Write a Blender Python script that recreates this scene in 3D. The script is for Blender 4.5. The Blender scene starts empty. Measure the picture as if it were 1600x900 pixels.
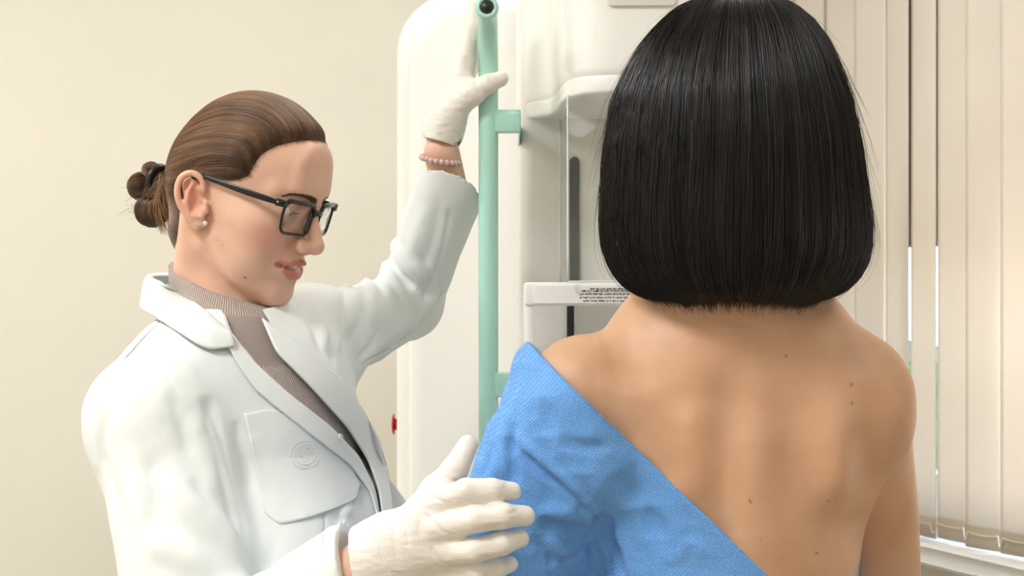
import bpy, bmesh, math
import numpy as np
from mathutils import Vector, Matrix, Euler

scene = bpy.context.scene
COL = scene.collection
rng = np.random.default_rng(7)
F_PX = 2100.0          # focal length in pixels of the 1600 px wide frame
CAM_Z = 1.45


def P(px, py, d):
    """world point at image position (px, py) and distance d along the view axis"""
    return np.array([(px - 800.0) / F_PX * d, d, CAM_Z - (py - 450.0) / F_PX * d])


def PP(lst):
    return [P(*q) for q in lst]


# ------------------------------------------------------------------ objects
def link(o, parent=None):
    COL.objects.link(o)
    if parent is not None:
        o.parent = parent
        o.matrix_parent_inverse = parent.matrix_world.inverted()
    return o


def tag(o, label=None, cat=None, group=None, kind=None):
    if label: o['label'] = label
    if cat: o['category'] = cat
    if group: o['group'] = group
    if kind: o['kind'] = kind
    return o


def empty(name, loc):
    o = bpy.data.objects.new(name, None)
    COL.objects.link(o)
    o.location = loc
    o.empty_display_size = 0.05
    bpy.context.view_layer.update()
    return o


def np_mesh(name, V, faces, mat, parent=None, smooth=True, attrs=None):
    """faces: list of (n,k) int arrays or one array"""
    V = np.asarray(V, np.float32)
    if not isinstance(faces, (list, tuple)):
        faces = [faces]
    faces = [np.asarray(f, np.int32) for f in faces if len(f)]
    me = bpy.data.meshes.new(name)
    me.vertices.add(len(V))
    me.vertices.foreach_set('co', V.ravel())
    loops = np.concatenate([f.ravel() for f in faces])
    counts = np.concatenate([np.full(len(f), f.shape[1], np.int32) for f in faces])
    starts = np.concatenate([[0], np.cumsum(counts)[:-1]]).astype(np.int32)
    me.loops.add(len(loops))
    me.loops.foreach_set('vertex_index', loops)
    me.polygons.add(len(counts))
    me.polygons.foreach_set('loop_start', starts)
    if smooth:
        me.polygons.foreach_set('use_smooth', np.ones(len(counts), bool))
    me.update(calc_edges=True)
    if attrs:
        for k, a in attrs.items():
            a = np.asarray(a, np.float32)
            if a.ndim == 1:
                me.attributes.new(k, 'FLOAT', 'POINT').data.foreach_set('value', a)
            else:
                at = me.attributes.new(k, 'FLOAT_VECTOR', 'POINT')
                at.data.foreach_set('vector', a.ravel())
    me.validate()
    if mat: me.materials.append(mat)
    o = bpy.data.objects.new(name, me)
    return link(o, parent)


def obj_bm(name, bm, mat, parent=None, smooth=False, angle=None):
    me = bpy.data.meshes.new(name)
    bm.normal_update()
    bm.to_mesh(me)
    bm.free()
    if smooth:
        for p in me.polygons: p.use_smooth = True
        if angle:
            me.set_sharp_from_angle(angle=math.radians(angle))
    if mat: me.materials.append(mat)
    return link(bpy.data.objects.new(name, me), parent)


def bm_box(bm, lo, hi, bevel=0.0, seg=3, M=None):
    lo, hi = np.array(lo, float), np.array(hi, float)
    r = bmesh.ops.create_cube(bm, size=1.0)
    vs = r['verts']
    for v in vs:
        v.co = Vector(((v.co.x + .5) * (hi[0] - lo[0]) + lo[0],
                       (v.co.y + .5) * (hi[1] - lo[1]) + lo[1],
                       (v.co.z + .5) * (hi[2] - lo[2]) + lo[2]))
    if M is not None:
        for v in vs: v.co = M @ v.co
    if bevel > 0:
        es = list({e for v in vs for e in v.link_edges})
        bmesh.ops.bevel(bm, geom=es, offset=bevel, segments=seg, profile=.5, affect='EDGES')
    return bm


def box(name, lo, hi, mat, parent=None, bevel=0.0, seg=3, M=None):
    bm = bmesh.new()
    bm_box(bm, lo, hi, bevel, seg, M)
    return obj_bm(name, bm, mat, parent, smooth=bevel > 0, angle=50)


def prism(name, outline, y0, y1, mat, parent=None, bevel=0.01, seg=4, axis='y', M=None):
    """outline in (a,b) extruded between y0 and y1; axis y: (x,z); axis x: (y,z); axis z: (x,y)"""
    bm = bmesh.new()
    def co(a, b, t):
        return {'y': (a, t, b), 'x': (t, a, b), 'z': (a, b, t)}[axis]
    A = [bm.verts.new(co(a, b, y0)) for a, b in outline]
    B = [bm.verts.new(co(a, b, y1)) for a, b in outline]
    n = len(A)
    fa = bm.faces.new(A)
    fb = bm.faces.new(B[::-1])
    for i in range(n):
        bm.faces.new((A[i], B[i], B[(i + 1) % n], A[(i + 1) % n]))
    bmesh.ops.recalc_face_normals(bm, faces=bm.faces)
    if bevel:
        es = list({e for f in (fa, fb) for e in f.edges})
        bmesh.ops.bevel(bm, geom=es, offset=bevel, segments=seg, profile=.5, affect='EDGES')
    if M is not None:
        bm.transform(M)
    return obj_bm(name, bm, mat, parent, smooth=True, angle=40)


def rrect(x0, x1, z0, z1, r, n=8, corners=(1, 1, 1, 1)):
    """rounded rectangle outline, corners: bl, br, tr, tl flags"""
    out = []
    for k, (cx, cz, a0) in enumerate(((x0 + r, z0 + r, 180), (x1 - r, z0 + r, 270), (x1 - r, z1 - r, 0), (x0 + r, z1 - r, 90))):
        if corners[k]:
            for i in range(n + 1):
                a = math.radians(a0 + 90 * i / n)
                out.append((cx + r * math.cos(a), cz + r * math.sin(a)))
        else:
            out.append(((x0, z0), (x1, z0), (x1, z1), (x0, z1))[k])
    return out


def frames_along(pts, closed=False, up=None):
    pts = np.asarray(pts, float)
    if closed:
        T = np.roll(pts, -1, 0) - np.roll(pts, 1, 0)
    else:
        T = np.gradient(pts, axis=0)
    T /= np.linalg.norm(T, axis=1)[:, None] + 1e-12
    N = np.zeros_like(T)
    u = np.array(up if up is not None else (0, 0, 1.0))
    if abs(np.dot(u, T[0])) > .95 and up is None: u = np.array((1.0, 0, 0))
    n = u - T[0] * np.dot(u, T[0])
    n /= np.linalg.norm(n)
    for i in range(len(T)):
        if up is not None:
            n = u - T[i] * np.dot(u, T[i])
        else:
            n = n - T[i] * np.dot(n, T[i])
        n /= np.linalg.norm(n) + 1e-12
        N[i] = n
    B = np.cross(T, N)
    return T, N, B


def tube_vf(pts, rad, n=12, closed=False, up=None, section=None, caps=True):
    """tube along a path; section: list of (a,b) in (N,B) scaled by rad"""
    pts = np.asarray(pts, float)
    m = len(pts)
    rad = np.full(m, rad) if np.isscalar(rad) else np.asarray(rad, float)
    T, N, B = frames_along(pts, closed, up)
    if section is None:
        a = np.linspace(0, 2 * np.pi, n, endpoint=False)
        section = np.stack([np.cos(a), np.sin(a)], 1)
    section = np.asarray(section, float)
    n = len(section)
    V = pts[:, None, :] + rad[:, None, None] * (section[None, :, :1] * N[:, None, :] + section[None, :, 1:] * B[:, None, :])
    V = V.reshape(-1, 3)
    fs = []
    mm = m if closed else m - 1
    for i in range(mm):
        i2 = (i + 1) % m
        for j in range(n):
            j2 = (j + 1) % n
            fs.append((i * n + j, i2 * n + j, i2 * n + j2, i * n + j2))
    out = [np.array(fs)]
    if not closed and caps:
        c0, c1 = len(V), len(V) + 1
        V = np.vstack([V, pts[0], pts[-1]])
        out.append(np.array([(c0, j, (j + 1) % n) for j in range(n)] + [(c1, (m - 1) * n + (j + 1) % n, (m - 1) * n + j) for j in range(n)]))
    return V, out


def join_vf(parts):
    V, F, off = [], [], 0
    for v, f in parts:
        V.append(v)
        for a in (f if isinstance(f, list) else [f]):
            F.append(np.asarray(a) + off)
        off += len(v)
    return np.vstack(V), F


def catmull(pts, n=8):
    p = np.asarray(pts, float)
    p = np.vstack([2 * p[0] - p[1], p, 2 * p[-1] - p[-2]])
    out = []
    for i in range(1, len(p) - 2):
        for t in np.linspace(0, 1, n, endpoint=False):
            a, b, c, d = p[i - 1], p[i], p[i + 1], p[i + 2]
            out.append(.5 * ((2 * b) + (-a + c) * t + (2 * a - 5 * b + 4 * c - d) * t * t + (-a + 3 * b - 3 * c + d) * t ** 3))
    out.append(p[-2])
    return np.array(out)


def resample(pts, n):
    p = np.asarray(pts, float)
    s = np.concatenate([[0], np.cumsum(np.linalg.norm(np.diff(p, axis=0), axis=1))])
    t = np.linspace(0, s[-1], n)
    return np.stack([np.interp(t, s, p[:, k]) for k in range(p.shape[1])], 1)


def sphere_vf(c, r, nu=16, nv=10, R=None):
    r = np.array([r] * 3 if np.isscalar(r) else r, float)
    V = []
    for i in range(nv + 1):
        th = math.pi * i / nv
        for j in range(nu):
            ph = 2 * math.pi * j / nu
            V.append((math.sin(th) * math.cos(ph), math.sin(th) * math.sin(ph), math.cos(th)))
    V = np.array(V) * r
    if R is not None: V = V @ np.asarray(R).T
    V = V + np.asarray(c)
    fs = [(i * nu + j, (i + 1) * nu + j, (i + 1) * nu + (j + 1) % nu, i * nu + (j + 1) % nu) for i in range(nv) for j in range(nu)]
    return V, [np.array(fs)]


def lathe_vf(prof, c, axis, n=24):
    """prof: (r, h) list; axis unit vector"""
    ax = np.asarray(axis, float); ax /= np.linalg.norm(ax)
    u = np.cross(ax, (0, 0, 1.0))
    if np.linalg.norm(u) < .1: u = np.cross(ax, (1.0, 0, 0))
    u /= np.linalg.norm(u)
    w = np.cross(ax, u)
    V, fs = [], []
    for r, h in prof:
        for j in range(n):
            a = 2 * math.pi * j / n
            V.append(np.asarray(c) + ax * h + r * (u * math.cos(a) + w * math.sin(a)))
    for i in range(len(prof) - 1):
        for j in range(n):
            fs.append((i * n + j, i * n + (j + 1) % n, (i + 1) * n + (j + 1) % n, (i + 1) * n + j))
    return np.array(V), [np.array(fs)]


# ------------------------------------------------------------------ signed distance sculpting
def rot_e(deg):
    return np.array(Euler([math.radians(a) for a in deg]).to_matrix())


def seg_dist(q, a, b, ra, rb, flat=None):
    """distance of the points (tuple of 3 arrays) to a tapered capsule"""
    ba = b - a
    L2 = float(ba @ ba) + 1e-12
    px, py, pz = q[0] - a[0], q[1] - a[1], q[2] - a[2]
    t = (px * ba[0] + py * ba[1] + pz * ba[2]) / L2
    np.clip(t, 0, 1, out=t)
    px = px - t * ba[0]; py = py - t * ba[1]; pz = pz - t * ba[2]
    if flat is not None:
        n, s = np.asarray(flat[0], float), flat[1]
        n = n / np.linalg.norm(n)
        c = (px * n[0] + py * n[1] + pz * n[2]) * (1.0 / s - 1.0)
        px = px + c * n[0]; py = py + c * n[1]; pz = pz + c * n[2]
        d = np.sqrt(px * px + py * py + pz * pz) - (ra + (rb - ra) * t)
        return d * min(s, 1.0) ** .5
    return np.sqrt(px * px + py * py + pz * pz) - (ra + (rb - ra) * t)


class SDF:
    def __init__(s, lo, hi, h, margin=.03, R=None, t=None, unit=1.0, sx=1.0):
        s.lo = np.array(lo, float); s.h = h; s.margin = margin
        s.n = np.ceil((np.array(hi) - s.lo) / h).astype(int) + 1
        s.ax = [(s.lo[k] + h * np.arange(s.n[k])).astype(np.float32) for k in range(3)]
        s.f = np.full(s.n, margin * 1.5, np.float32)
        s.frame(R, t, unit, sx)

    def frame(s, R=None, t=None, unit=1.0, sx=1.0):
        s.R = np.eye(3) if R is None else np.asarray(R, float)
        s.t = np.zeros(3) if t is None else np.asarray(t, float)
        s.u = unit
        s.sx = sx
        return s

    def w(s, p):
        return s.R @ (np.asarray(p, float) * np.array((s.sx, 1, 1)) * s.u) + s.t

    def _sl(s, lo, hi):
        i0 = np.clip(np.floor((lo - s.lo) / s.h).astype(int), 0, s.n)
        i1 = np.clip(np.ceil((hi - s.lo) / s.h).astype(int) + 1, 0, s.n)
        if np.any(i1 <= i0): return None, None
        sl = tuple(slice(a, b) for a, b in zip(i0, i1))
        q = (s.ax[0][sl[0]][:, None, None], s.ax[1][sl[1]][None, :, None], s.ax[2][sl[2]][None, None, :])
        return sl, q

    def _put(s, sl, d, k, op):
        k = max(k, 1e-6)
        a = s.f[sl]
        d = d.astype(np.float32)
        if op == 'add':
            hh = np.maximum(k - np.abs(a - d), 0) / k
            s.f[sl] = np.minimum(a, d) - hh * hh * (k * .25)
        elif op == 'sub':
            d = -d
            hh = np.maximum(k - np.abs(a - d), 0) / k
            s.f[sl] = np.maximum(a, d) + hh * hh * (k * .25)

    def ell(s, c, r, k=0.0, rot=None, op='add'):
        r = np.array([r] * 3 if np.isscalar(r) else r, float) * s.u
        if rot is None: r[0] *= s.sx
        Q = s.R if rot is None else s.R @ rot_e(rot)
        c = s.w(c)
        e = np.abs(Q) @ r + s.margin
        sl, q = s._sl(c - e, c + e)
        if sl is None: return s
        x, y, z = q[0] - c[0], q[1] - c[1], q[2] - c[2]
        l = [(Q[0, i] * x + Q[1, i] * y + Q[2, i] * z).astype(np.float32) for i in range(3)]
        k0 = np.sqrt(sum((l[i] / r[i]) ** 2 for i in range(3)))
        k1 = np.sqrt(sum((l[i] / r[i] ** 2) ** 2 for i in range(3))) + 1e-9
        s._put(sl, k0 * (k0 - 1) / k1, k * s.u, op)
        return s

    def chain(s, pts, rad, k=0.0, op='add', flat=None, kin=0.0):
        pts = [s.w(p) for p in pts]
        rad = [rad] * len(pts) if np.isscalar(rad) else list(rad)
        rad = [r * s.u for r in rad]
        if flat is not None: flat = (s.R @ np.asarray(flat[0], float), flat[1])
        A = np.array(pts)
        e = max(rad) * (max(flat[1], 1) if flat else 1) + s.margin
        sl, q = s._sl(A.min(0) - e, A.max(0) + e)
        if sl is None: return s
        q = [x.astype(np.float32) for x in q]
        d = None
        if len(pts) == 1: pts, rad = pts * 2, rad * 2
        for i in range(len(pts) - 1):
            di = seg_dist(q, pts[i], pts[i + 1], rad[i], rad[i + 1], flat)
            if d is None: d = di
            elif kin > 0:
                kk = kin * s.u
                hh = np.maximum(kk - np.abs(d - di), 0) / kk
                d = np.minimum(d, di) - hh * hh * kk * .25
            else: d = np.minimum(d, di)
        s._put(sl, d, k * s.u, op)
        return s

    def bump(s, c, r, amt, rot=None):
        r = np.array([r] * 3 if np.isscalar(r) else r, float) * s.u
        Q = s.R if rot is None else s.R @ rot_e(rot)
        c = s.w(c)
        e = np.abs(Q) @ (r * 2.4)
        sl, q = s._sl(c - e, c + e)
        if sl is None: return s
        x, y, z = q[0] - c[0], q[1] - c[1], q[2] - c[2]
        g = sum(((Q[0, i] * x + Q[1, i] * y + Q[2, i] * z) / r[i]) ** 2 for i in range(3))
        s.f[sl] -= (amt * s.u * np.exp(-g)).astype(np.float32)
        return s

    def ridge(s, pts, wd, amt, fade=True):
        """raise (amt>0) or groove a line along a polyline"""
        pts = np.array([s.w(p) for p in pts])
        if len(pts) > 2: pts = catmull(pts, 4)
        wd = wd * s.u; amt = amt * s.u
        e = wd * 2.4
        sl, q = s._sl(pts.min(0) - e, pts.max(0) + e)
        if sl is None: return s
        q = [x.astype(np.float32) for x in q]
        seglen = np.linalg.norm(np.diff(pts, axis=0), axis=1)
        cum = np.concatenate([[0], np.cumsum(seglen)]); tot = cum[-1]
        best = None
        for i in range(len(pts) - 1):
            a, b = pts[i], pts[i + 1]
            ba = b - a; L2 = float(ba @ ba) + 1e-12
            px, py, pz = q[0] - a[0], q[1] - a[1], q[2] - a[2]
            t = np.clip((px * ba[0] + py * ba[1] + pz * ba[2]) / L2, 0, 1)
            d2 = (px - t * ba[0]) ** 2 + (py - t * ba[1]) ** 2 + (pz - t * ba[2]) ** 2
            pos = (cum[i] + t * seglen[i]) / tot
            if best is None: best, bp = d2, pos
            else:
                m = d2 < best
                best = np.where(m, d2, best); bp = np.where(m, pos, bp)
        g = np.exp(-best / wd ** 2)
        if fade: g = g * np.clip(np.minimum(bp, 1 - bp) * 5, 0, 1)
        s.f[sl] -= (amt * g).astype(np.float32)
        return s

    def coords(s):
        return s.ax[0][:, None, None], s.ax[1][None, :, None], s.ax[2][None, None, :]

    def local(s, R, t, unit=1.0):
        X, Y, Z = s.coords()
        x, y, z = X - t[0], Y - t[1], Z - t[2]
        return [((R[0, i] * x + R[1, i] * y + R[2, i] * z) / unit).astype(np.float32) for i in range(3)]

    def sample(s, Q, f=None):
        f = s.f if f is None else f
        u = (np.asarray(Q) - s.lo) / s.h
        u = np.clip(u, 0, s.n - 1.001)
        i = u.astype(int); w = u - i
        out = 0
        for a in (0, 1):
            for b in (0, 1):
                for c in (0, 1):
                    out = out + f[i[:, 0] + a, i[:, 1] + b, i[:, 2] + c] * \
                        np.where(a, w[:, 0], 1 - w[:, 0]) * np.where(b, w[:, 1], 1 - w[:, 1]) * np.where(c, w[:, 2], 1 - w[:, 2])
        return out

    def grad(s, Q, f=None, e=None):
        e = e or s.h * 1.5
        g = np.stack([s.sample(Q + np.eye(3)[k] * e, f) - s.sample(Q - np.eye(3)[k] * e, f) for k in range(3)], 1)
        return g / (np.linalg.norm(g, axis=1)[:, None] + 1e-9)

    def project(s, Q, off=0.0, it=4, f=None):
        Q = np.array(Q, float)
        for _ in range(it):
            Q = Q - s.grad(Q, f) * (s.sample(Q, f) - off)[:, None]
        return Q

    def cast(s, px, d0=.9, d1=2.2, f=None):
        """first hit of the camera ray through px with the surface; px (n,2)"""
        px = np.asarray(px, float)
        ray = np.stack([(px[:, 0] - 800) / F_PX, np.ones(len(px)), -(px[:, 1] - 450) / F_PX], 1)
        org = np.array([0, 0, CAM_Z])
        ds = np.arange(d0, d1, s.h * .7)
        hit = np.full(len(px), np.nan)
        hi = s.lo + (s.n - 1) * s.h
        for d in ds:
            Q = org + ray * d
            ins = np.all((Q > s.lo) & (Q < hi), axis=1)
            v = np.where(ins, s.sample(Q, f), 1.0)
            m = np.isnan(hit) & (v < 0)
            hit[m] = d
        bad = np.isnan(hit)
        if bad.all(): raise ValueError('no hit')
        if bad.any():
            good = np.where(~bad)[0]
            for i in np.where(bad)[0]:
                hit[i] = hit[good[np.argmin(np.abs(good - i))]]
        return org + ray * hit[:, None]

    def pxridge(s, px, wd, amt, fade=True, n=10, f=None, behind=0.0):
        R0, t0, u0, x0 = s.R, s.t, s.u, s.sx
        s.frame()
        s.ridge(s.cast(resample(px, n), f=f), wd, amt, fade)
        s.frame(R0, t0, u0, x0)
        return s

    def clip_bounds(s):
        """close the surface at the limits of the grid"""
        for k in range(3):
            i = [slice(None)] * 3
            i[k] = 0; s.f[tuple(i)] = np.maximum(s.f[tuple(i)], s.h)
            i[k] = -1; s.f[tuple(i)] = np.maximum(s.f[tuple(i)], s.h)

    def mesh(s, f=None):
        f = s.f if f is None else f
        return surface_nets(f, s.lo, s.h)


def surface_nets(f, lo, h):
    s = f < 0
    n = np.array(f.shape) - 1
    c = np.zeros(n, np.int8)
    for a in (0, 1):
        for b in (0, 1):
            for d in (0, 1):
                c += s[a:n[0] + a, b:n[1] + b, d:n[2] + d]
    act = (c > 0) & (c < 8)
    idx = np.argwhere(act)
    ids = np.full(n, -1, np.int32)
    ids[act] = np.arange(len(idx), dtype=np.int32)
    cs = [(a, b, d) for a in (0, 1) for b in (0, 1) for d in (0, 1)]
    val = {k: f[idx[:, 0] + k[0], idx[:, 1] + k[1], idx[:, 2] + k[2]] for k in cs}
    acc = np.zeros((len(idx), 3)); cnt = np.zeros(len(idx))
    for k in cs:
        for ax in range(3):
            if k[ax] == 1: continue
            k2 = list(k); k2[ax] = 1; k2 = tuple(k2)
            va, vb = val[k], val[k2]
            m = (va < 0) != (vb < 0)
            t = np.where(m, va / np.where(m, va - vb, 1), 0)
            p = np.array(k, float)[None, :].repeat(len(idx), 0)
            p[:, ax] += t
            acc += np.where(m[:, None], p, 0); cnt += m
    V = lo + (idx + acc / cnt[:, None]) * h
    quads = []
    for ax in range(3):
        o1, o2 = [(1, 2), (2, 0), (0, 1)][ax]
        sl0 = [slice(1, -1)] * 3; sl1 = [slice(1, -1)] * 3
        sl0[ax] = slice(0, -1); sl1[ax] = slice(1, None)
        A, B = s[tuple(sl0)], s[tuple(sl1)]
        for flip in (False, True):
            m = (A & ~B) if not flip else (~A & B)
            e = np.argwhere(m)
            off = np.ones(3, int); off[ax] = 0
            e = e + off
            def cell(d1, d2):
                q = e.copy(); q[:, o1] += d1; q[:, o2] += d2
                return ids[q[:, 0], q[:, 1], q[:, 2]]
            q = np.stack([cell(-1, -1), cell(0, -1), cell(0, 0), cell(-1, 0)], 1)
            quads.append(q if not flip else q[:, ::-1])
    return V, np.vstack(quads)


def hash3(i):
    i = i.astype(np.int64)
    n = (i[..., 0] * 73856093) ^ (i[..., 1] * 19349663) ^ (i[..., 2] * 83492791)
    n = (n ^ (n >> 13)) * 1274126177
    return ((n ^ (n >> 16)) & 0xffff) / 65535.0


def vnoise(Q):
    """smooth value noise, -1..1"""
    Q = np.asarray(Q, float)
    i = np.floor(Q).astype(np.int64); w = Q - i
    w = w * w * (3 - 2 * w)
    out = 0
    for a in (0, 1):
        for b in (0, 1):
            for c in (0, 1):
                out = out + hash3(i + np.array([a, b, c])) * \
                    np.where(a, w[..., 0], 1 - w[..., 0]) * np.where(b, w[..., 1], 1 - w[..., 1]) * np.where(c, w[..., 2], 1 - w[..., 2])
    return out * 2 - 1


def patch_vf(sdf, A, B, nu, nv, off0, off1, thick, f=None, smooth=3):
    """cloth patch between two image-space paths laid onto a surface, with thickness"""
    A = resample(A, nu); B = resample(B, nu)
    v = np.linspace(0, 1, nv)[:, None, None]
    G = A[None] * (1 - v) + B[None] * v
    H = sdf.cast(G.reshape(-1, 2), f=f).reshape(nv, nu, 3)
    for _ in range(smooth):
        K = H.copy()
        K[1:-1, 1:-1] = (H[1:-1, 1:-1] * 2 + H[:-2, 1:-1] + H[2:, 1:-1] + H[1:-1, :-2] + H[1:-1, 2:]) / 6
        K[0, 1:-1] = (H[0, 1:-1] * 2 + H[0, :-2] + H[0, 2:]) / 4
        K[-1, 1:-1] = (H[-1, 1:-1] * 2 + H[-1, :-2] + H[-1, 2:]) / 4
        H = K
    flat = H.reshape(-1, 3)
    N = sdf.grad(flat, f, e=sdf.h * 3)
    offs = (off0 * (1 - v[:, :, 0]) + off1 * v[:, :, 0]) * np.ones((1, nu))
    offs = offs.reshape(-1, 1)
    top = flat + N * offs
    # thickness thins to a soft rounded edge
    bot = top - N * thick
    idx = np.arange(nu * nv).reshape(nv, nu)
    q = np.stack([idx[:-1, :-1], idx[:-1, 1:], idx[1:, 1:], idx[1:, :-1]], -1).reshape(-1, 4)
    n = nu * nv
    rim = np.concatenate([idx[0, :], idx[1:, -1], idx[-1, -2::-1], idx[-2:0:-1, 0]])
    rq = np.stack([rim, rim + n, np.roll(rim, -1) + n, np.roll(rim, -1)], 1)
    V = np.vstack([top, bot])
    return V, [q, q[:, ::-1] + n, rq]


def sheet_vf(rows, nu, nv, thick):
    """cloth sheet through several 3-D rows of points, with thickness"""
    R_ = np.array([resample(catmull(r, 6), nu) for r in rows])
    t = np.linspace(0, len(rows) - 1, nv)
    G = np.stack([catmull(R_[:, i], 8) for i in range(nu)], 1)
    G = np.stack([resample(G[:, i], nv) for i in range(nu)], 1)
    du = np.gradient(G, axis=1); dv = np.gradient(G, axis=0)
    N = np.cross(du, dv); N /= np.linalg.norm(N, axis=2, keepdims=True) + 1e-9
    n = nu * nv
    idx = np.arange(n).reshape(nv, nu)
    q = np.stack([idx[:-1, :-1], idx[:-1, 1:], idx[1:, 1:], idx[1:, :-1]], -1).reshape(-1, 4)
    rim = np.concatenate([idx[0, :], idx[1:, -1], idx[-1, -2::-1], idx[-2:0:-1, 0]])
    rq = np.stack([rim, rim + n, np.roll(rim, -1) + n, np.roll(rim, -1)], 1)
    return np.vstack([(G + N * thick / 2).reshape(-1, 3), (G - N * thick / 2).reshape(-1, 3)]), [q, q[:, ::-1] + n, rq]


def fix_normals(o):
    bm = bmesh.new(); bm.from_mesh(o.data)
    bmesh.ops.recalc_face_normals(bm, faces=bm.faces)
    bm.to_mesh(o.data); bm.free()
    return o


def strands_vf(S, rad, tip=.25, root=1.0):
    """S (N,M,3) paths -> three-sided hairs"""
    N, M, _ = S.shape
    T = np.gradient(S, axis=1)
    T /= np.linalg.norm(T, axis=2, keepdims=True) + 1e-12
    u = np.cross(T, np.array([.31, .87, .38]))
    u /= np.linalg.norm(u, axis=2, keepdims=True) + 1e-12
    w = np.cross(T, u)
    r = np.asarray(rad)
    r = np.broadcast_to(r.reshape(-1, 1) if r.ndim else r, (N, M)).copy()
    prof = np.ones(M); k = max(2, M // 3)
    prof[-k:] = np.linspace(1, tip, k)
    prof[:3] *= np.linspace(root, 1, 4)[:3]
    r *= prof
    V = np.empty((N, M, 3, 3))
    for j in range(3):
        a = 2 * math.pi * j / 3
        V[:, :, j] = S + r[..., None] * (u * math.cos(a) + w * math.sin(a))
    idx = np.arange(N * M * 3).reshape(N, M, 3)
    qs = [np.stack([idx[:, :-1, j], idx[:, :-1, (j + 1) % 3], idx[:, 1:, (j + 1) % 3], idx[:, 1:, j]], -1).reshape(-1, 4) for j in range(3)]
    return V.reshape(-1, 3), [np.vstack(qs)]


# ------------------------------------------------------------------ materials
def srgb(r, g, b):
    def c(v):
        v /= 255.0
        return v / 12.92 if v <= .04045 else ((v + .055) / 1.055) ** 2.4
    return (c(r), c(g), c(b), 1.0)


class Mat:
    def __init__(s, name):
        s.m = bpy.data.materials.new(name)
        s.m.use_nodes = True
        s.nt = s.m.node_tree
        s.b = s.nt.nodes['Principled BSDF']
        s.out = s.nt.nodes['Material Output']

    def n(s, typ, **kw):
        nd = s.nt.nodes.new(typ)
        for k, v in kw.items():
            if k in nd.inputs: nd.inputs[k].default_value = v
            else: setattr(nd, k, v)
        return nd

    def l(s, a, b): s.nt.links.new(a, b)

    def set(s, **kw):
        for k, v in kw.items():
            s.b.inputs[k.replace('_', ' ')].default_value = v
        return s

    def coord(s, scale=(1, 1, 1), rot=(0, 0, 0)):
        tc = s.n('ShaderNodeTexCoord')
        mp = s.n('ShaderNodeMapping')
        mp.inputs['Scale'].default_value = scale
        mp.inputs['Rotation'].default_value = rot
        s.l(tc.outputs['Object'], mp.inputs['Vector'])
        return mp.outputs['Vector']

    def noise(s, scale, detail=4, vec=None, rough=.5):
        nz = s.n('ShaderNodeTexNoise', Scale=scale, Detail=detail, Roughness=rough)
        s.l(vec if vec is not None else s.coord(), nz.inputs['Vector'])
        return nz.outputs['Fac']

    def ramp(s, fac, stops):
        r = s.n('ShaderNodeValToRGB')
        el = r.color_ramp.elements
        el[0].position, el[0].color = stops[0]
        el[1].position, el[1].color = stops[-1]
        for p, c in stops[1:-1]:
            e = el.new(p); e.color = c
        s.l(fac, r.inputs['Fac'])
        return r.outputs['Color']

    def mix(s, fac, a, b, blend='MIX'):
        m = s.n('ShaderNodeMix', data_type='RGBA', blend_type=blend)
        for sock, v in ((m.inputs[0], fac), (m.inputs[6], a), (m.inputs[7], b)):
            if hasattr(v, 'is_output'): s.l(v, sock)
            else: sock.default_value = v
        return m.outputs[2]

    def bump(s, h, strength=.2, dist=.001, prev=None):
        b = s.n('ShaderNodeBump', Strength=strength, Distance=dist)
        s.l(h, b.inputs['Height'])
        if prev is not None: s.l(prev, b.inputs['Normal'])
        s.l(b.outputs['Normal'], s.b.inputs['Normal'])
        return b.outputs['Normal']

    def attr(s, name):
        return s.n('ShaderNodeAttribute', attribute_name=name)

    def base(s, c):
        if hasattr(c, 'is_output'): s.l(c, s.b.inputs['Base Color'])
        else: s.b.inputs['Base Color'].default_value = c
        return s

    def math(s, op, a, b=0.0):
        m = s.n('ShaderNodeMath', operation=op)
        for sock, v in ((m.inputs[0], a), (m.inputs[1], b)):
            if hasattr(v, 'is_output'): s.l(v, sock)
            else: sock.default_value = v
        return m.outputs[0]


def plain(name, col, rough=.5, metal=0.0, spec=.5, bump=0.0, bscale=200, coat=0.0, var=.04):
    m = Mat(name)
    nz = m.noise(bscale, 3)
    c2 = tuple(max(0, x * (1 - var)) for x in col[:3]) + (1,)
    m.base(m.ramp(m.noise(6, 3), [(.3, c2), (.7, col)]))
    m.set(Roughness=rough, Metallic=metal)
    m.b.inputs['Specular IOR Level'].default_value = spec
    m.b.inputs['Coat Weight'].default_value = coat
    if bump: m.bump(nz, bump, .001)
    return m.m


def skin_mat(name, c1, c2, lip, rough=.42):
    m = Mat(name)
    big = m.noise(14, 4)
    fine = m.noise(420, 4)
    mid = m.noise(70, 5)
    c = m.ramp(big, [(.3, c1), (.7, c2)])
    c = m.mix(m.math('MULTIPLY', mid, .22), c, tuple(x * .80 for x in c1[:3]) + (1,))
    c = m.mix(m.attr('blush').outputs['Fac'], c, (c2[0] * .95, c2[1] * .60, c2[2] * .55, 1))
    c = m.mix(m.attr('lip').outputs['Fac'], c, lip)
    c = m.mix(m.math('MULTIPLY', m.attr('mole').outputs['Fac'], .8), c, srgb(110, 62, 44))
    m.base(c)
    m.set(Roughness=rough)
    m.b.inputs['Specular IOR Level'].default_value = .4
    m.b.inputs['Subsurface Weight'].default_value = .18
    m.b.inputs['Subsurface Radius'].default_value = (1.0, .35, .2)
    m.b.inputs['Subsurface Scale'].default_value = .006
    m.bump(fine, .12, .0006)
    return m.m


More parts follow.
